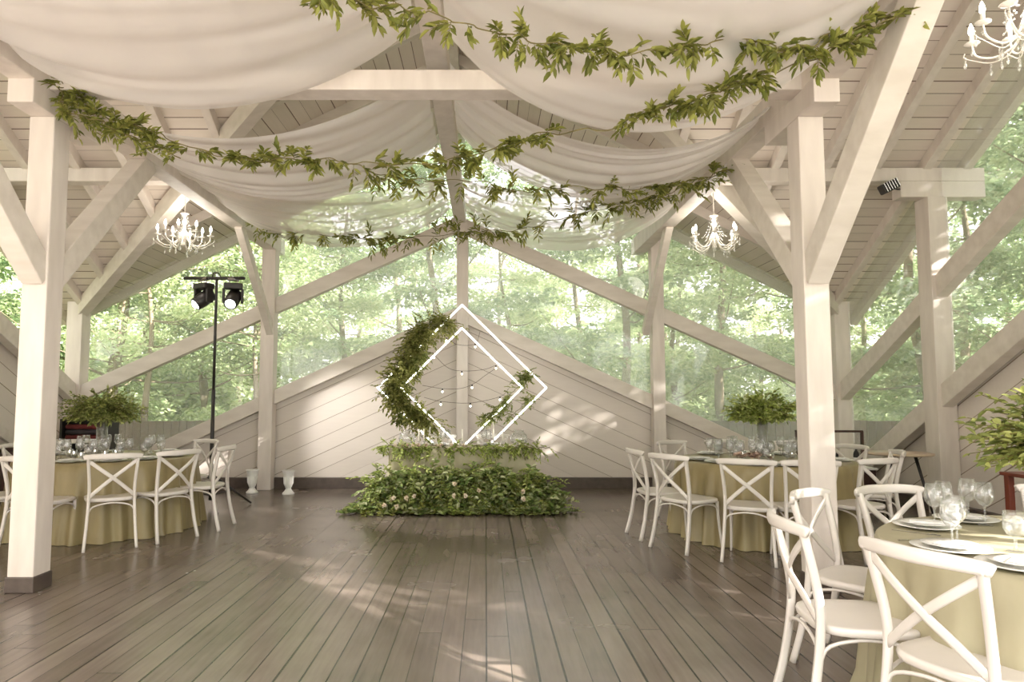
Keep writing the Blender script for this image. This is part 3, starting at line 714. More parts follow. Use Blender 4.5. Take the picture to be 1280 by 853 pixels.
def settings(c, angles, name, first=None):
    for a in angles:
        ca, sa = math.cos(a), math.sin(a); rz = a - math.pi/2 + math.pi
        def at(r, s): return (c[0]+ca*r - sa*s, c[1]+sa*r + ca*s, ZT)
        plate(at(.70, 0), 0, 'white dinner plate on a charger, laid on the %s' % name, 'place plates on the %s' % name)
        p = at(.70, 0); napkin((p[0], p[1], ZT+.024), rz+.2, 'folded white napkin on a plate on the %s' % name, 'napkins on the %s' % name)
        fork(at(.70, .19), rz, 'steel fork beside a plate on the %s' % name, 'forks on the %s' % name)
        knife(at(.70, -.19), rz, 'steel knife beside a plate on the %s' % name, 'knives on the %s' % name)
def far_glasses(c, angles, name):
    for a in angles:
        ca, sa = math.cos(a), math.sin(a)
        for r, s, f, w in ((.50, -.16, wine, 'clear wine glass'), (.46, -.05, wine, 'clear wine glass'), (.53, .08, goblet, 'clear water glass')):
            f((c[0]+ca*r-sa*s, c[1]+sa*r+ca*s, ZT), 0, '%s among the many standing on the %s' % (w, name), '%ses on the %s' % (w, name))
def face_angles(c, seats): return [math.atan2(y-c[1], x-c[0]) for x, y in seats]
LSE = [(-3.59, 6.63), (-3.26, 6.97), (-3.07, 7.48), (-3.60, 8.35), (-4.10, 6.40), (-4.76, 6.66), (-5.08, 7.80), (-4.75, 8.35)]
RSE = [(2.33, 6.08), (1.90, 6.50), (1.77, 7.0), (2.37, 8.03), (2.92, 8.15), (3.52, 7.95), (2.74, 6.0), (3.28, 6.16), (3.80, 6.86), (3.78, 7.5)]
settings(TL, face_angles(TL, LSE), 'left round table'); far_glasses(TL, face_angles(TL, LSE), 'left round table')
settings(TR, face_angles(TR, RSE), 'right round table'); far_glasses(TR, face_angles(TR, RSE), 'right round table')
near_seats = [(1.71, 2.48), (1.60, 2.93), (1.98, 3.60), (2.43, 3.80), (3.28, 3.85)]
near_w = ['by the nearest chair at the bottom right', 'by the side-on chair at the nearest table', 'by the chair in front of the big right post', 'by the chair behind the nearest table', 'at the right edge of the nearest table']
for a, w in zip(face_angles(TN, near_seats), near_w):
    ca, sa = math.cos(a), math.sin(a)
    def at(r, s, z=ZT): return (TN[0]+ca*r - sa*s, TN[1]+sa*r + ca*s, z)
    rz = a + math.pi/2
    plate(at(.71, 0), 0, 'white dinner plate on a charger, ' + w)
    napkin(at(.71, 0, ZT+.024), rz+.3, 'folded white napkin on the plate ' + w)
    fork(at(.71, .185), rz, 'steel fork ' + w); knife(at(.71, -.185), rz, 'steel knife ' + w)
for (x, y, f, lb) in ((1168.7, 659, wine, 'wine glass at the left of the near group of four on the nearest table'),
                      (1181, 655, wine, 'wine glass standing right behind the group of four on the nearest table'),
                      (1191, 688, wine, 'frontmost tall wine glass on the nearest table'),
                      (1197, 682, wine, 'wine glass close behind the frontmost wine glass on the nearest table'),
                      (1211, 650, wine, 'smaller looking wine glass left of the tall one at the back of the nearest table'),
                      (1232, 657, wine, 'tall wine glass standing alone at the back right of the nearest table'),
                      (1270, 690, goblet, 'rounded water glass near the right edge of the photo on the nearest table')):
    d = pix(x, y, 1) - Vector((0, 0, EYE)); p = Vector((0, 0, EYE)) + d*((ZT-EYE)/d.z); f((p.x, p.y, ZT), 0, lb)
for i in range(7):
    a = i*.9+.3
    votive((TL[0]-.1+.2*math.cos(a)*(1+.5*(i % 2)), TL[1]-.1+.2*math.sin(a)*(1+.5*(i % 2)), ZT), 0, 'white votive candle in a glass cup around the vase of the left round table', 'votive candles on the left round table')
for i in range(5):
    a = i*1.25+.5
    votive((TR[0]+.1+.3*math.cos(a), TR[1]+.3*math.sin(a), ZT), 0, 'white votive candle in a glass cup around the vase of the right round table', 'votive candles on the right round table')

# tall glass vases with foliage heads
def vase(c, h, label):
    t = empty('glass_vase', (c[0], c[1], ZT), 0, label, 'vase')
    bm = bmesh.new(); lathe(bm, [(0, .002), (.055, .002), (.058, .01), (.055, h), (.0515, h), (.0515, .02), (0, .02)], 24); obj('glass_body', bm, GLASS, t, True)
    bm = bmesh.new(); 
    for k in range(9):
        a = k*.7; ball(bm, (.022*math.cos(a*2), .022*math.sin(a*2), .03+h*.09*k), .014, (1, 1, 1.4))
        sweep(bm, [(.03*math.cos(a), .03*math.sin(a), .03), (.01*math.cos(a+1), .01*math.sin(a+1), h*.5), (.03*math.cos(a+2), .03*math.sin(a+2), h+.03)], .003, n=5)
    o = obj('sparkle_filling', bm, CRYSTAL, t, True)  # pale beads and rods added to give the clear vase a bright sparkle
    return t
def bouquet(c, z, rx, rz_, label, m, n=150, flowers=0, drop=.25, seed=1, fm=PETAL, ll=.06, lw=.024):
    random.seed(seed)
    t = empty('foliage_bouquet', (c[0], c[1], z), 0, label, 'flower arrangement')
    P, D, Nn, L, Wd = [], [], [], [], []; bm = bmesh.new()
    for i in range(n):
        v = Vector((random.gauss(0, 1), random.gauss(0, 1), random.gauss(0, .75)+.12)).normalized()
        if v.z < -.35: v.z *= .4
        e = Vector((v.x*rx, v.y*rx, v.z*rz_ + rz_*.35)) * random.uniform(.6, 1.1)
        pts = spline([Vector((0, 0, 0)), e*.55+Vector((0, 0, .03)), e - Vector((0, 0, drop*rx*.2))], 5)
        sweep(bm, [pts[0], pts[5], pts[-1]], .002, n=4, cap=False)
        for q in range(3, len(pts)):
            d = (pts[q]-pts[q-1]).normalized(); side = d.cross(Vector((0, 0, 1)))
            for sg in (1, -1):
                P.append(pts[q]); D.append(d*.8+side*sg*.8+Vector((random.gauss(0, .35), random.gauss(0, .35), random.gauss(0, .35)))); Nn.append((random.gauss(0, .6), random.gauss(0, .6), 1))
                s = random.uniform(.6, 1.25); L.append(ll*s); Wd.append(lw*s)
    obj('twigs', bm, STEM, t, True); leaf_obj('leaves', (P, D, Nn, L, Wd), m, t)
    for k in range(flowers):
        v = Vector((random.gauss(0, 1), random.gauss(0, 1)-.6, random.gauss(0, .6)+.5)).normalized(); p = Vector((v.x*rx*.6, v.y*rx*.6, v.z*rz_*.8+rz_*.4))
        petals(p, v, .035, fm, t)
    return t
def petals(p, v, r, m, parent, name='flower'):
    k = 22; v = np.array(v); D = []; PP = []; NN = []
    q = rdir(k); q = q - (q@v)[:, None]*v; q = unit(q)
    lift = rng.random((k, 1))*1.3
    o = leaf_obj(name, (np.array(p)+q*.2*r, q+v*lift, np.tile(v, (k, 1))+q*-.5, r*(.8+.5*rng.random(k)), r*.9*np.ones(k)), m, parent, .3); return o
vl = (TL[0]-.06, TL[1]-.05); vase(vl, .42, 'tall clear glass vase in the middle of the left round table')
bouquet(vl, ZT+.42, .40, .27, 'flat dark green foliage arrangement on the tall vase of the left round table', BOUQ, 300, 0, .6, 3, PETAL, .042, .017)
vr_ = (2.90, 7.20); vase(vr_, .42, 'tall clear glass vase in the middle of the right round table')
bouquet(vr_, ZT+.42, .34, .24, 'bright green foliage arrangement with pale flowers on the tall vase of the right round table', BOUQ2, 280, 7, .4, 5, PALEG, .048, .021)
vn = (2.62, 2.98); vase(vn, .34, 'glass vase in the middle of the nearest table, outside the right edge')
bouquet(vn, ZT+.36, .42, .32, 'large green foliage arrangement at the right edge on the nearest table', BOUQ, 300, 5, .5, 9, PETAL, .052, .022)
# low flowers on the right round table
t = empty('low_flower_arrangement', (2.62, 6.75, ZT), 0, 'low cluster of dusty pink roses beside the vase on the right round table', 'flower arrangement')
bm = bmesh.new(); lathe(bm, [(0, 0), (.05, 0), (.065, .03), (.06, .035), (0, .03)], 14); obj('dish', bm, PORC, t, True)
for k in range(9):
    a = k*.7; petals((.16*math.cos(a)*(k % 3)/2, .06*math.sin(a), .055+.02*(k % 2)), (.3*math.cos(a), .3*math.sin(a), .9), .04, ROSE, t, 'rose')

# ------------------------------------------------------------------ sweetheart table in front of the lit diamond
HX0, HX1, HY0, HY1 = -1.20, .60, 8.66, 9.36
bm = bmesh.new(); n = 220; per = []
for k in range(n):
    s = k/n*2*((HX1-HX0)+(HY1-HY0)); w = HX1-HX0; d = HY1-HY0
    if s < w: per.append((HX0+s, HY0, 0, -1))
    elif s < w+d: per.append((HX1, HY0+s-w, 1, 0))
    elif s < 2*w+d: per.append((HX1-(s-w-d), HY1, 0, 1))
    else: per.append((HX0, HY1-(s-2*w-d), -1, 0))
cx, cy = (HX0+HX1)/2, (HY0+HY1)/2; rows = []
for q in range(9):
    g = q/8; z = .765 - .76*g
    rows.append([bm.verts.new((x+nx*(.02+.05*g+.022*g*math.sin(k*.75+math.sin(k*.11)*3)) - cx, y+ny*(.02+.05*g+.022*g*math.sin(k*.75+math.sin(k*.11)*3)) - cy, z)) for k, (x, y, nx, ny) in enumerate(per)])
for a, b in zip(rows, rows[1:]):
    for k in range(n): bm.faces.new((a[k], b[k], b[(k+1) % n], a[(k+1) % n]))
bm.faces.new(rows[0])
tag(obj('tablecloth', bm, CLOTHP, None, True, loc=(cx, cy, 0)), 'pale sage cloth over the small head table below the lit diamond', 'tablecloth')
for x, w in ((-.66, 'left'), (.10, 'right')): chair((x, 9.45, 0), math.pi, 'white cross-back chair behind the %s half of the flower-covered head table' % w)
# greenery mound on the floor
random.seed(21)
t = empty('greenery_mound', (cx, 8.45, 0), 0, 'big heap of mixed greenery on the floor in front of the head table', 'flower arrangement')
def heap(nsp, zmax, m, name, ll, lw, sl, per=7):
    P, D, Nn, L, Wd = [], [], [], [], []; bm = bmesh.new()
    for i in range(nsp):
        u = random.uniform(-1, 1); tail = random.random() < .22; prof = .12 if tail else (1-.35*abs(u)**5); x = u*(1.32 if tail else 1.12)
        p = Vector((x*.96, random.uniform(-.08, .16), random.uniform(0, zmax*prof*.72+.02)))
        dr = Vector((u*.35+random.gauss(0, .5), -random.uniform(.1, .7), random.uniform(-.25, .9))).normalized()
        ln = sl*random.uniform(.6, 1.2); pts = [p]
        for q in range(per):
            dr = (dr + Vector((0, 0, -.12))).normalized(); nxt = pts[-1]+dr*ln/per
            if nxt.z < .015: nxt.z = .015
            pts.append(nxt)
            side = dr.cross(Vector((0, 0, 1))).normalized()
            for sg in (1, -1):
                P.append(pts[-1]); D.append(dr*.7+side*sg*.8+Vector((random.gauss(0, .3), random.gauss(0, .3), random.gauss(0, .3)+.1))); Nn.append((random.gauss(0, .6), random.gauss(0, .6)-.4, 1))
                s = random.uniform(.6, 1.25); L.append(ll*s); Wd.append(lw*s)
        sweep(bm, [pts[0], pts[per//2], pts[-1]], .0025, n=4, cap=False)
    P = np.array(P); D = np.array(D); D[(P[:, 2] < .08), 2] = abs(D[(P[:, 2] < .08), 2])
    obj(name + '_twigs', bm, STEM, t, True); leaf_obj(name, (P, D, Nn, L, Wd), m, t)
heap(800, .58, MOUND, 'broad_leaves', .074, .038, .22)
heap(300, .74, BOUQ2, 'light_foliage', .05, .02, .32, 9)
heap(150, .45, VINE, 'olive_foliage', .06, .02, .27)
for k in range(12):
    u = random.uniform(-.85, .6); petals((u*1.25, -.28-random.uniform(0, .1), .08+random.random()*.36*(1-abs(u)**2)), (random.gauss(0, .3), -1, .4), .026, PETAL, t)
# runner on the table edge
def edge_garland():
    pts = [Vector((HX0-.16+ (HX1-HX0+.36)*i/12, HY0-.05+.02*math.sin(i*1.7), .775+.015*math.sin(i*2.1))) for i in range(13)]
    g = garland('leafy_runner', 'leafy green runner with pale flowers along the front edge of the head table', pts, .012, .14, .05, .018, BOUQ2, 1.4, .5, 6)
    c = g.location
    for k in range(16):
        x = random.uniform(HX0, HX0+.95); petals(tuple(Vector((x, HY0-.05, .80))-c), (random.gauss(0, .3), -.8, .7), .022, ROSE if k % 2 else PETAL, g)
edge_garland()
# things on the head table
def make_round_vase():
    t = empty('round_glass_vase', (0, 0, 0), 0, 'vase', 'vase')
    bm = bmesh.new(); lathe(bm, [(0, .002), (.05, .002), (.10, .05), (.115, .10), (.10, .15), (.06, .19), (.065, .21), (.062, .21), (.056, .19), (.097, .148), (.111, .10), (.096, .052), (0, .01)], 28); obj('glass_body', bm, GLASS, t, True); return t
rv = once(make_round_vase)
rv((.43, 8.85, .768), 0, 'round glass vase at the right end of the head table'); rv((-1.02, 8.95, .768), 0, 'round glass vase at the left end of the head table')
def make_candlestick():
    t = empty('candlestick', (0, 0, 0), 0, 'candle', 'candle')
    bm = bmesh.new(); lathe(bm, [(0, 0), (.035, 0), (.034, .006), (.008, .014), (.006, .05), (.014, .06), (.014, .07), (0, .07)], 16); obj('holder', bm, GLASS, t, True)
    bm = bmesh.new(); lathe(bm, [(0, .068), (.010, .068), (.009, .22), (0, .225)], 12); obj('taper', bm, WAX, t, True); return t
cs = once(make_candlestick)
for i, x in enumerate((-.86, -.80, -.30, .10, .22)): cs((x, 8.86+.05*(i % 2), .768), 0, 'white taper candle in a glass holder on the head table', 'taper candles on the head table')
for i, x in enumerate((-.55, -.49, -.02, .04)): wine((x, 8.92, .768), 0, 'clear wine glass on the head table', 'wine glasses on the head table')
for i, (x, w) in enumerate(((-.62, 'left'), (.06, 'right'))):
    plate((x, 8.90+.22, .768), 0, 'white dinner plate at the %s seat of the head table' % w)
    napkin((x, 9.12, .792), .3, 'folded white napkin on the %s plate of the head table' % w)

# lit diamond frame
DC = pix(577.5, 485, 9.75); R1, R2 = 1.19, .845
t = empty('lit_diamond_frame', (DC.x, 9.75, 0), 0, 'double diamond frame of glowing white tubes behind the head table', 'decoration')
def diamond(name, r, yo, rad, lab=None):
    bm = bmesh.new(); v = [Vector((0, yo, DC.z+r)), Vector((r*1.01, yo, DC.z)), Vector((0, yo, DC.z-r)), Vector((-r*1.01, yo, DC.z))]
    for a, b in zip(v, v[1:]+v[:1]): sweep(bm, [a, b], rad, n=8)
    for p in v: ball(bm, p, rad*1.05)
    obj(name, bm, LED, t, True)
diamond('outer_tube', R1, 0, .0105); diamond('inner_tube', R2, -.10, .010)
bm = bmesh.new()
for sx in (-.5, .5):
    sweep(bm, [(sx*.9, 0, 0), (sx*.9, 0, DC.z-R1+abs(sx*.9)*1.0)], .012); sweep(bm, [(sx*.9, -.25, .012), (sx*.9, .25, .012)], .012)
    sweep(bm, [(sx*.9, 0, .45), (sx*.9, -.10, DC.z-R2+abs(sx*.9)+.0)], .010)
obj('stand', bm, CHANDW, t, True)
def dpt(x, y, Y=9.68): return pix(x, y, Y)
garland('leafy_garland', 'thick leafy garland climbing the left side of the lit diamond', [dpt(562, 404), dpt(535, 408), dpt(520, 425), dpt(512, 450), dpt(492, 478), dpt(500, 500), dpt(525, 520), dpt(548, 535)], .003, .26, .058, .027, leaf_mat('frame_leaf', [srgb(112, 118, 62), srgb(150, 154, 86), srgb(190, 188, 118), srgb(124, 126, 70)], .45), 1.6, .3, 7)
garland('leafy_garland', 'leafy garland with drooping tail on the left corner of the lit diamond', [dpt(528, 436, 9.6), dpt(520, 460, 9.6), dpt(505, 482, 9.6), dpt(500, 508, 9.6), dpt(496, 530, 9.6)], .010, .15, .055, .022, BOUQ, 1.4, .5, 6)
garland('leafy_garland', 'leafy garland on the lower right side of the inner lit diamond', [dpt(662, 464), dpt(650, 480), dpt(636, 496), dpt(618, 514), dpt(602, 530)], .007, .15, .055, .022, BOUQ, 1.4, .4, 6)
garland('leafy_garland', 'short leafy sprig on the lower right side of the outer lit diamond', [dpt(668, 494, 9.75), dpt(652, 508, 9.75), dpt(636, 524, 9.75)], .012, .12, .05, .02, BOUQ, 1.4, .4, 6)
def festoon(pts, bulbs, label):
    path = spline(pts, 8); c = path[0]; t = empty('string_light', c, 0, label, 'string lights')
    bm = bmesh.new(); sweep(bm, [p-c for p in path], .003, n=5); obj('wire', bm, BROWN, t, True)
    for b in bulbs:
        near = min(path, key=lambda q: (q-b).length); p = near - c
        bm = bmesh.new(); lathe(bm, [(.008, 0), (.009, -.028), (0, -.03)], 8, p); s_ = obj('socket', bm, BLACK, t, True)
        bm = bmesh.new(); ball(bm, p+Vector((0, 0, -.044)), .013, (1, 1, 1.2)); obj('bulb', bm, FEST, t, True)
festoon([dpt(540, 441), dpt(560, 460), dpt(580, 464), dpt(605, 462), dpt(622, 456)], [dpt(543, 445), dpt(577, 464), dpt(620, 458)], 'topmost bulb string across the inside of the lit diamond')
festoon([dpt(528, 482), dpt(553, 486), dpt(575, 486), dpt(592, 480), dpt(606, 470), dpt(622, 459)], [dpt(553, 486), dpt(590, 481)], 'middle bulb string across the inside of the lit diamond')
festoon([dpt(530, 497), dpt(551, 502), dpt(588, 504), dpt(625, 496), dpt(636, 486)], [dpt(551, 502), dpt(588, 504), dpt(625, 496)], 'lowest bulb string across the inside of the lit diamond')
festoon([dpt(556, 421), dpt(572, 431), dpt(594, 430), dpt(600, 415)], [dpt(558, 422), dpt(594, 430)], 'short bulb string near the top of the lit diamond')

# ------------------------------------------------------------------ white urns by the back wall
def make_urn():
    t = empty('floor_urn', (0, 0, 0), 0, 'urn', 'vase')
    bm = bmesh.new(); lathe(bm, [(0, 0), (.085, 0), (.085, .02), (.055, .05), (.035, .085), (.05, .11), (.062, .15), (.068, .25), (.085, .325), (.095, .335), (.09, .345), (.06, .30), (0, .30)], 24); obj('body', bm, PORC, t, True)
    bm = bmesh.new()
    for k in range(12):
        a = k*math.pi/6; sweep(bm, [(.036*math.cos(a), .036*math.sin(a), .09), (.066*math.cos(a), .066*math.sin(a), .16), (.071*math.cos(a), .071*math.sin(a), .25)], .006, n=5)
    obj('fluting', bm, PORC, t, True); return t
urn = once(make_urn)
urn((-3.42, 10.12, 0), 0, 'white fluted urn on the floor at the foot of the left back wall post'); urn((-2.86, 10.02, 0), 0, 'white fluted urn on the floor, right of its twin, before the back wall')

# ------------------------------------------------------------------ stage light stand
SXp = pix(271, 348, 8.9)
t = empty('light_stand', (SXp.x, 8.9, 0), 0, 'black T-shaped light stand behind the left round table', 'stand')
bm = bmesh.new(); sweep(bm, [(0, 0, .08), (0, 0, 1.5)], .024, n=10); sweep(bm, [(0, 0, 1.5), (0, 0, SXp.z+.01)], .018, n=10); obj('pole', bm, BLACK, t, True)
bm = bmesh.new(); sweep(bm, [(-.43, 0, SXp.z), (.37, 0, SXp.z)], .022, n=10); obj('crossbar', bm, BLACK, t, True)
bm = bmesh.new(); sweep(bm, spline([(-.05, -.03, SXp.z), (-.02, -.05, SXp.z+.06), (.05, -.05, SXp.z+.05), (.07, -.03, SXp.z-.03)], 5), .008, n=6); obj('cable', bm, BLACK, t, True)
for k in range(3):
    a = k*2.094+.4; bm = bmesh.new(); sweep(bm, [(0, 0, .42), (.5*math.cos(a), .5*math.sin(a), .015)], .013, n=8); sweep(bm, [(0, 0, .14), (.27*math.cos(a), .27*math.sin(a), .2)], .008, n=6); obj('leg', bm, BLACK, t, True)
def make_head():
    t = empty('moving_head_light', (0, 0, 0), 0, 'light', 'stage light')
    bm = bmesh.new(); box(bm, (-.12, -.08, -.15), (.12, .08, -.07)); obj('base', bm, BLACK, t, bevel=.02)
    bm = bmesh.new(); sweep(bm, [(-.05, 0, -.08), (-.05, 0, -.01)], .009); sweep(bm, [(.05, 0, -.08), (.05, 0, -.01)], .009); sweep(bm, [(-.07, 0, -.012), (.07, 0, -.012)], .026); obj('clamp', bm, SILVER, t)
    for s in (-1, 1):
        bm = bmesh.new(); box(bm, (s*.115-.018, -.05, -.33), (s*.115+.018, .05, -.14)); obj('yoke_arm', bm, BLACK, t, bevel=.012)
    d = Vector((-.25, -.75, -.62)).normalized(); s = d.cross(Vector((0, 0, 1))).normalized(); u = s.cross(d); c0 = Vector((0, 0, -.28))
    bm = bmesh.new(); rr = [(.06, -.15), (.09, -.12), (.095, .02), (.082, .13), (.072, .135), (.066, .12)]; rings = []
    for r, q in rr: rings.append([bm.verts.new(c0+d*q+(s*math.cos(k*math.pi/9)+u*math.sin(k*math.pi/9))*r) for k in range(18)])
    for a, b in zip(rings, rings[1:]):
        for k in range(18): bm.faces.new((a[k], a[(k+1) % 18], b[(k+1) % 18], b[k]))
    bm.faces.new(rings[0]); obj('head', bm, BLACK, t, True)
    bm = bmesh.new(); bm.faces.new([bm.verts.new(c0+d*.125+(s*math.cos(k*math.pi/9)+u*math.sin(k*math.pi/9))*.064) for k in range(18)]); ball(bm, c0+d*.11, .055); obj('lens', bm, LENS, t, True)
    return t
mh = once(make_head)
mh((SXp.x-.17, 8.9, SXp.z), -.5, 'left black stage light with glowing lens hanging from the stand crossbar')
mh((SXp.x+.22, 8.9, SXp.z), .35, 'right black stage light with glowing lens hanging from the stand crossbar')
def spot(loc, tgt, e, ang, col=(1, .97, .93)):
    l = bpy.data.lights.new('stage_spot', 'SPOT'); l.energy = e; l.spot_size = ang; l.spot_blend = .7; l.color = col; l.shadow_soft_size = .06
    o = bpy.data.objects.new('stage_spot', l); C.objects.link(o); o.location = loc; o.rotation_euler = (Vector(tgt)-Vector(loc)).to_track_quat('-Z', 'Y').to_euler()
spot((SXp.x-.17, 8.70, SXp.z-.42), (-.6, 8.2, .3), 560, .6)
spot((SXp.x+.22, 8.72, SXp.z-.42), (-1.9, 10.6, .75), 220, .75)

# ------------------------------------------------------------------ chandeliers
def make_chandelier():
    t = empty('crystal_chandelier', (0, 0, 0), 0, 'chandelier', 'chandelier')
    bm = bmesh.new(); lathe(bm, [(0, .34), (.05, .335), (.052, .325), (.02, .31), (.015, .27), (.035, .23), (.02, .19), (.018, .13), (.05, .08), (.065, .04), (.045, 0), (.02, -.03), (.03, -.06), (0, -.09)], 16); obj('column', bm, CHANDW, t, True)
    bm = bmesh.new()
    z = .34; i = 0
    while z < .62:
        a = i % 2; sweep(bm, spline([(.009*(1-a), .009*a, z), (0, 0, z+.018), (-.009*(1-a), -.009*a, z), (0, 0, z-.016)], 3), .0022, n=4); z += .022; i += 1
    sweep(bm, [(0, 0, .33), (0, 0, .64)], .003, n=5)
    obj('chain', bm, CHANDW, t, True)
    for k in range(8):
        a = k*math.pi/4 + .2; ca, sa = math.cos(a), math.sin(a)
        R = .31 if k % 2 == 0 else .25; zo = 0 if k % 2 == 0 else .02
        def q(r, z): return (ca*r, sa*r, z+zo)
        bm = bmesh.new(); sweep(bm, spline([q(.04, .03), q(.10, -.05), q(R*.62, -.075), q(R*.92, -.03), q(R, .045)], 6), .006, n=6)
        sweep(bm, spline([q(.04, .02), q(.12, -.085), q(R*.68, -.10), q(R*.98, -.05), q(R+.045, -.01), q(R+.04, .015)], 5), .0035, n=5); armo = obj('arm', bm, CHANDW, t, True)
        bm = bmesh.new(); lathe(bm, [(0, .045), (.018, .047), (.042, .058), (.043, .062), (.012, .055), (.012, .115), (0, .115)], 12, (ca*R, sa*R, zo)); cd = obj('candle_cup', bm, CHANDW, t, True)
        bm = bmesh.new(); lathe(bm, [(0, .113), (.010, .116), (.0165, .135), (.013, .16), (.004, .185), (0, .19)], 10, (ca*R, sa*R, zo)); obj('bulb', bm, BULB, cd, True)
        for (r, z0, ln) in ((R+.04, 0, .075), (R*.7, -.10, .07), (.16, -.07, .085), (R, .05, .06)):
            p = q(r, z0); bm = bmesh.new()
            lathe(bm, [(0, 0), (.002, -.004), (.0065, -.014), (.002, -.022), (.0065, -.030), (.002, -.038), (.011, -ln+.012), (.004, -ln-.006), (0, -ln-.010)], 8, p)
            obj('crystal_pendant', bm, CRYSTAL, armo, True)
        bm = bmesh.new()
        top = (0.03*ca, .03*sa, .30)
        for m_ in range(9):
            f = (m_+.5)/9; ball(bm, (top[0]+(ca*.15-top[0])*f, top[1]+(sa*.15-top[1])*f, .30-.26*f-.06*math.sin(math.pi*f)+zo), .0075, u=6, v=4)
        bd = obj('bead_string', bm, CRYSTAL, t, True); bd['kind'] = 'stuff'
    l = bpy.data.lights.new('bulb_light', 'POINT'); l.energy = 18; l.color = (1, .92, .82); l.shadow_soft_size = .25
    o = bpy.data.objects.new('bulb_light', l); link(o, t); o.location = (0, 0, .16)
    return t
chd = once(make_chandelier)
p = pix(230, 300, 8.35); chd((p.x, p.y, p.z), .0, 'lit crystal chandelier hanging above the left round table')
p = pix(893, 303, 8.3); chd((p.x, p.y, p.z), .3, 'lit crystal chandelier hanging behind the big right post')
p = pix(1292, 38, 3.75); chd((p.x, p.y, p.z), .35, 'lit chandelier cut by the top right corner of the photo')

# ------------------------------------------------------------------ odds and ends at the sides
p = pix(1112, 233, 8.1)
t = empty('floodlight', (p.x, 8.12, p.z), 0, 'small black floodlight fixed to the left end of the right side corbel', 'lamp')
bm = bmesh.new(); box(bm, (-.11, -.07, -.06), (.10, .05, .06)); bmesh.ops.rotate(bm, verts=bm.verts, cent=(0, 0, 0), matrix=Matrix.Rotation(-.45, 3, 'Y')); obj('housing', bm, BLACK, t, bevel=.02)
bm = bmesh.new()
for k in range(6): box(bm, (-.09+.033*k, -.085, -.05), (-.082+.033*k, -.06, .06))
bmesh.ops.rotate(bm, verts=bm.verts, cent=(0, 0, 0), matrix=Matrix.Rotation(-.45, 3, 'Y')); obj('grille', bm, SILVER, t)
bm = bmesh.new(); sweep(bm, [(.09, .02, -.02), (.16, .04, -.02), (.18, .08, 0)], .01); obj('bracket', bm, BLACK, t, True)
# small round high table
t = empty('round_side_table', (4.80, 8.0, 0), 0, 'small round side table with splayed black legs by the right side wall', 'table')
bm = bmesh.new(); lathe(bm, [(0, .735), (.34, .735), (.36, .745), (.355, .76), (0, .76)], 40); obj('tabletop', bm, TOPW, t, True)
for k in range(3):
    a = k*2.094-.45; bm = bmesh.new(); sweep(bm, [(.16*math.cos(a), .16*math.sin(a), .74), (.33*math.cos(a), .33*math.sin(a), 0)], [.019, .012], n=10); obj('leg', bm, BLACK, t, True)
# low bottle shelf
t = empty('bottle_shelf', (4.72, 9.3, 0), 0, 'low dark shelf unit holding bottles near the far right corner', 'shelf')
bm = bmesh.new(); box(bm, (-.45, -.17, 0), (.45, .17, .44)); obj('cabinet', bm, BROWN, t, bevel=.006)
bm = bmesh.new(); box(bm, (-.47, -.19, .44), (.47, .19, .465)); o = obj('top', bm, PORC, t, bevel=.004); o['label'] = 'pale top board'
bm = bmesh.new()
for x in (-.46, -.02, .44): box(bm, (x, .12, .465), (x+.025, .17, .95))
box(bm, (-.46, .12, .92), (.465, .17, .95)); obj('back_frame', bm, BROWN, t, bevel=.003)
def make_bottle():
    t = empty('dark_bottle', (0, 0, 0), 0, 'bottle', 'bottle')
    bm = bmesh.new(); lathe(bm, [(0, 0), (.036, 0), (.037, .01), (.037, .17), (.03, .20), (.014, .225), (.013, .29), (0, .29)], 18); obj('body', bm, BLACK, t, True)
    bm = bmesh.new(); lathe(bm, [(.0376, .05), (.0376, .13)], 18); obj('paper_label', bm, NAPK, t, True); return t
btl = once(make_bottle)
for i, x in enumerate((4.42, 4.55, 4.70, 4.98)): btl((x, 9.25, .466), i, 'dark wine bottle standing on the low dark shelf', 'bottles on the low shelf')
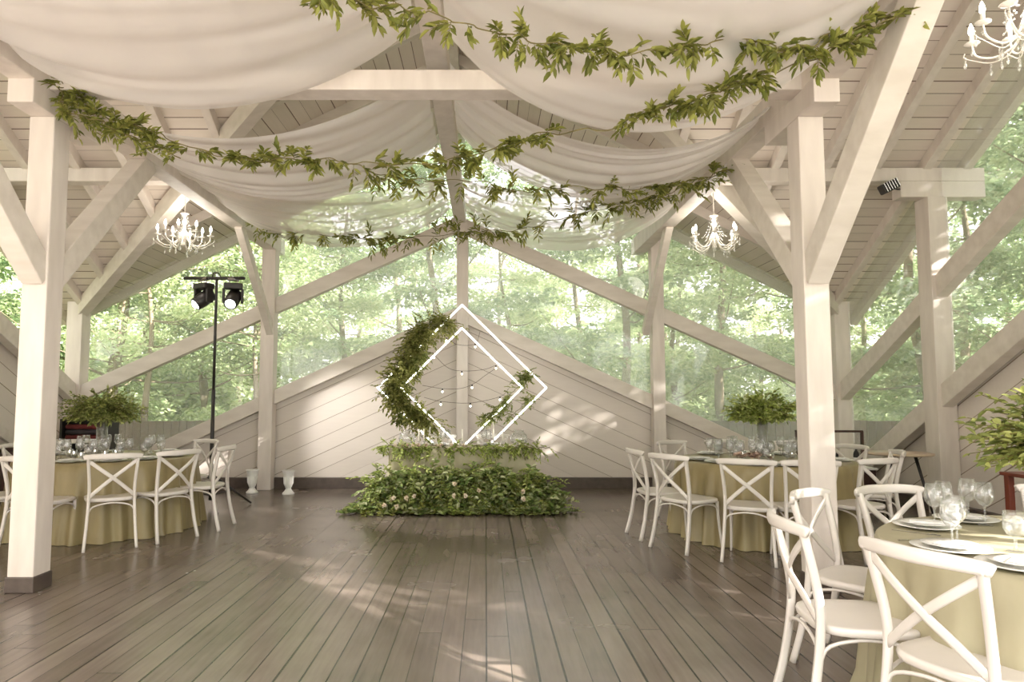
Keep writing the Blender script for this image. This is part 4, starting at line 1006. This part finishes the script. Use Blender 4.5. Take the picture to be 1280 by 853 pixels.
# red-brown stand at the right edge
t = empty('wooden_stand', (4.62, 5.55, 0), 0, 'red-brown wooden stand at the right edge by the side wall', 'table')
bm = bmesh.new(); box(bm, (-.34, -.2, .755), (.34, .2, .785)); obj('top', bm, REDW, t, bevel=.006)
for sx in (-1, 1):
    for sy in (-1, 1):
        bm = bmesh.new(); box(bm, (sx*.29-.025, sy*.16-.025, 0), (sx*.29+.025, sy*.16+.025, .755)); obj('leg', bm, REDW, t, bevel=.004)
# dark shelf with folded cloths, far left
t = empty('open_cabinet', (-5.62, 9.75, 0), 0, 'dark open cabinet with folded cloths behind the left round table', 'cabinet')
bm = bmesh.new(); box(bm, (-.32, -.18, 0), (-.29, .18, 1.10)); box(bm, (.29, -.18, 0), (.32, .18, 1.10)); box(bm, (-.29, .15, 0), (.29, .18, 1.10)); obj('case', bm, BLACK, t, bevel=.004)
for z in (0, .5, .78, 1.07): 
    bm = bmesh.new(); box(bm, (-.29, -.17, z), (.29, .15, z+.025)); obj('shelf', bm, BLACK, t, bevel=.003)
def cloth_stack(z, m, label, nm='folded_blanket'):
    bm = bmesh.new()
    sweep(bm, [(-.25, 0, z), (.25, 0, z)], .26, .07); tag(obj(nm, bm, m, None, True, loc=(-5.62, 9.72, 0)), label, 'blanket')
cloth_stack(.842, REDC, 'red folded blanket, lower one on the open cabinet shelf'); cloth_stack(.915, GREYC, 'charcoal folded blanket in the middle of the cabinet stack'); cloth_stack(.988, REDC, 'red folded blanket topmost on the open cabinet shelf')
t = empty('low_cabinet', (-6.05, 7.9, 0), 0, 'low dark cabinet along the left side wall', 'cabinet')
bm = bmesh.new(); box(bm, (-.2, -.7, .05), (.2, .7, .76)); obj('case', bm, BROWN, t, bevel=.008)
bm = bmesh.new(); box(bm, (-.22, -.72, .76), (.23, .72, .79)); obj('top', bm, BROWN, t, bevel=.006)
for y in (-.35, .35):
    bm = bmesh.new(); box(bm, (.2, y-.33, .08), (.215, y+.33, .73)); d = obj('door', bm, BROWN, t, bevel=.004)
    bm = bmesh.new(); ball(bm, (.225, y*.25, .45), .014); obj('knob', bm, SILVER, d, True)
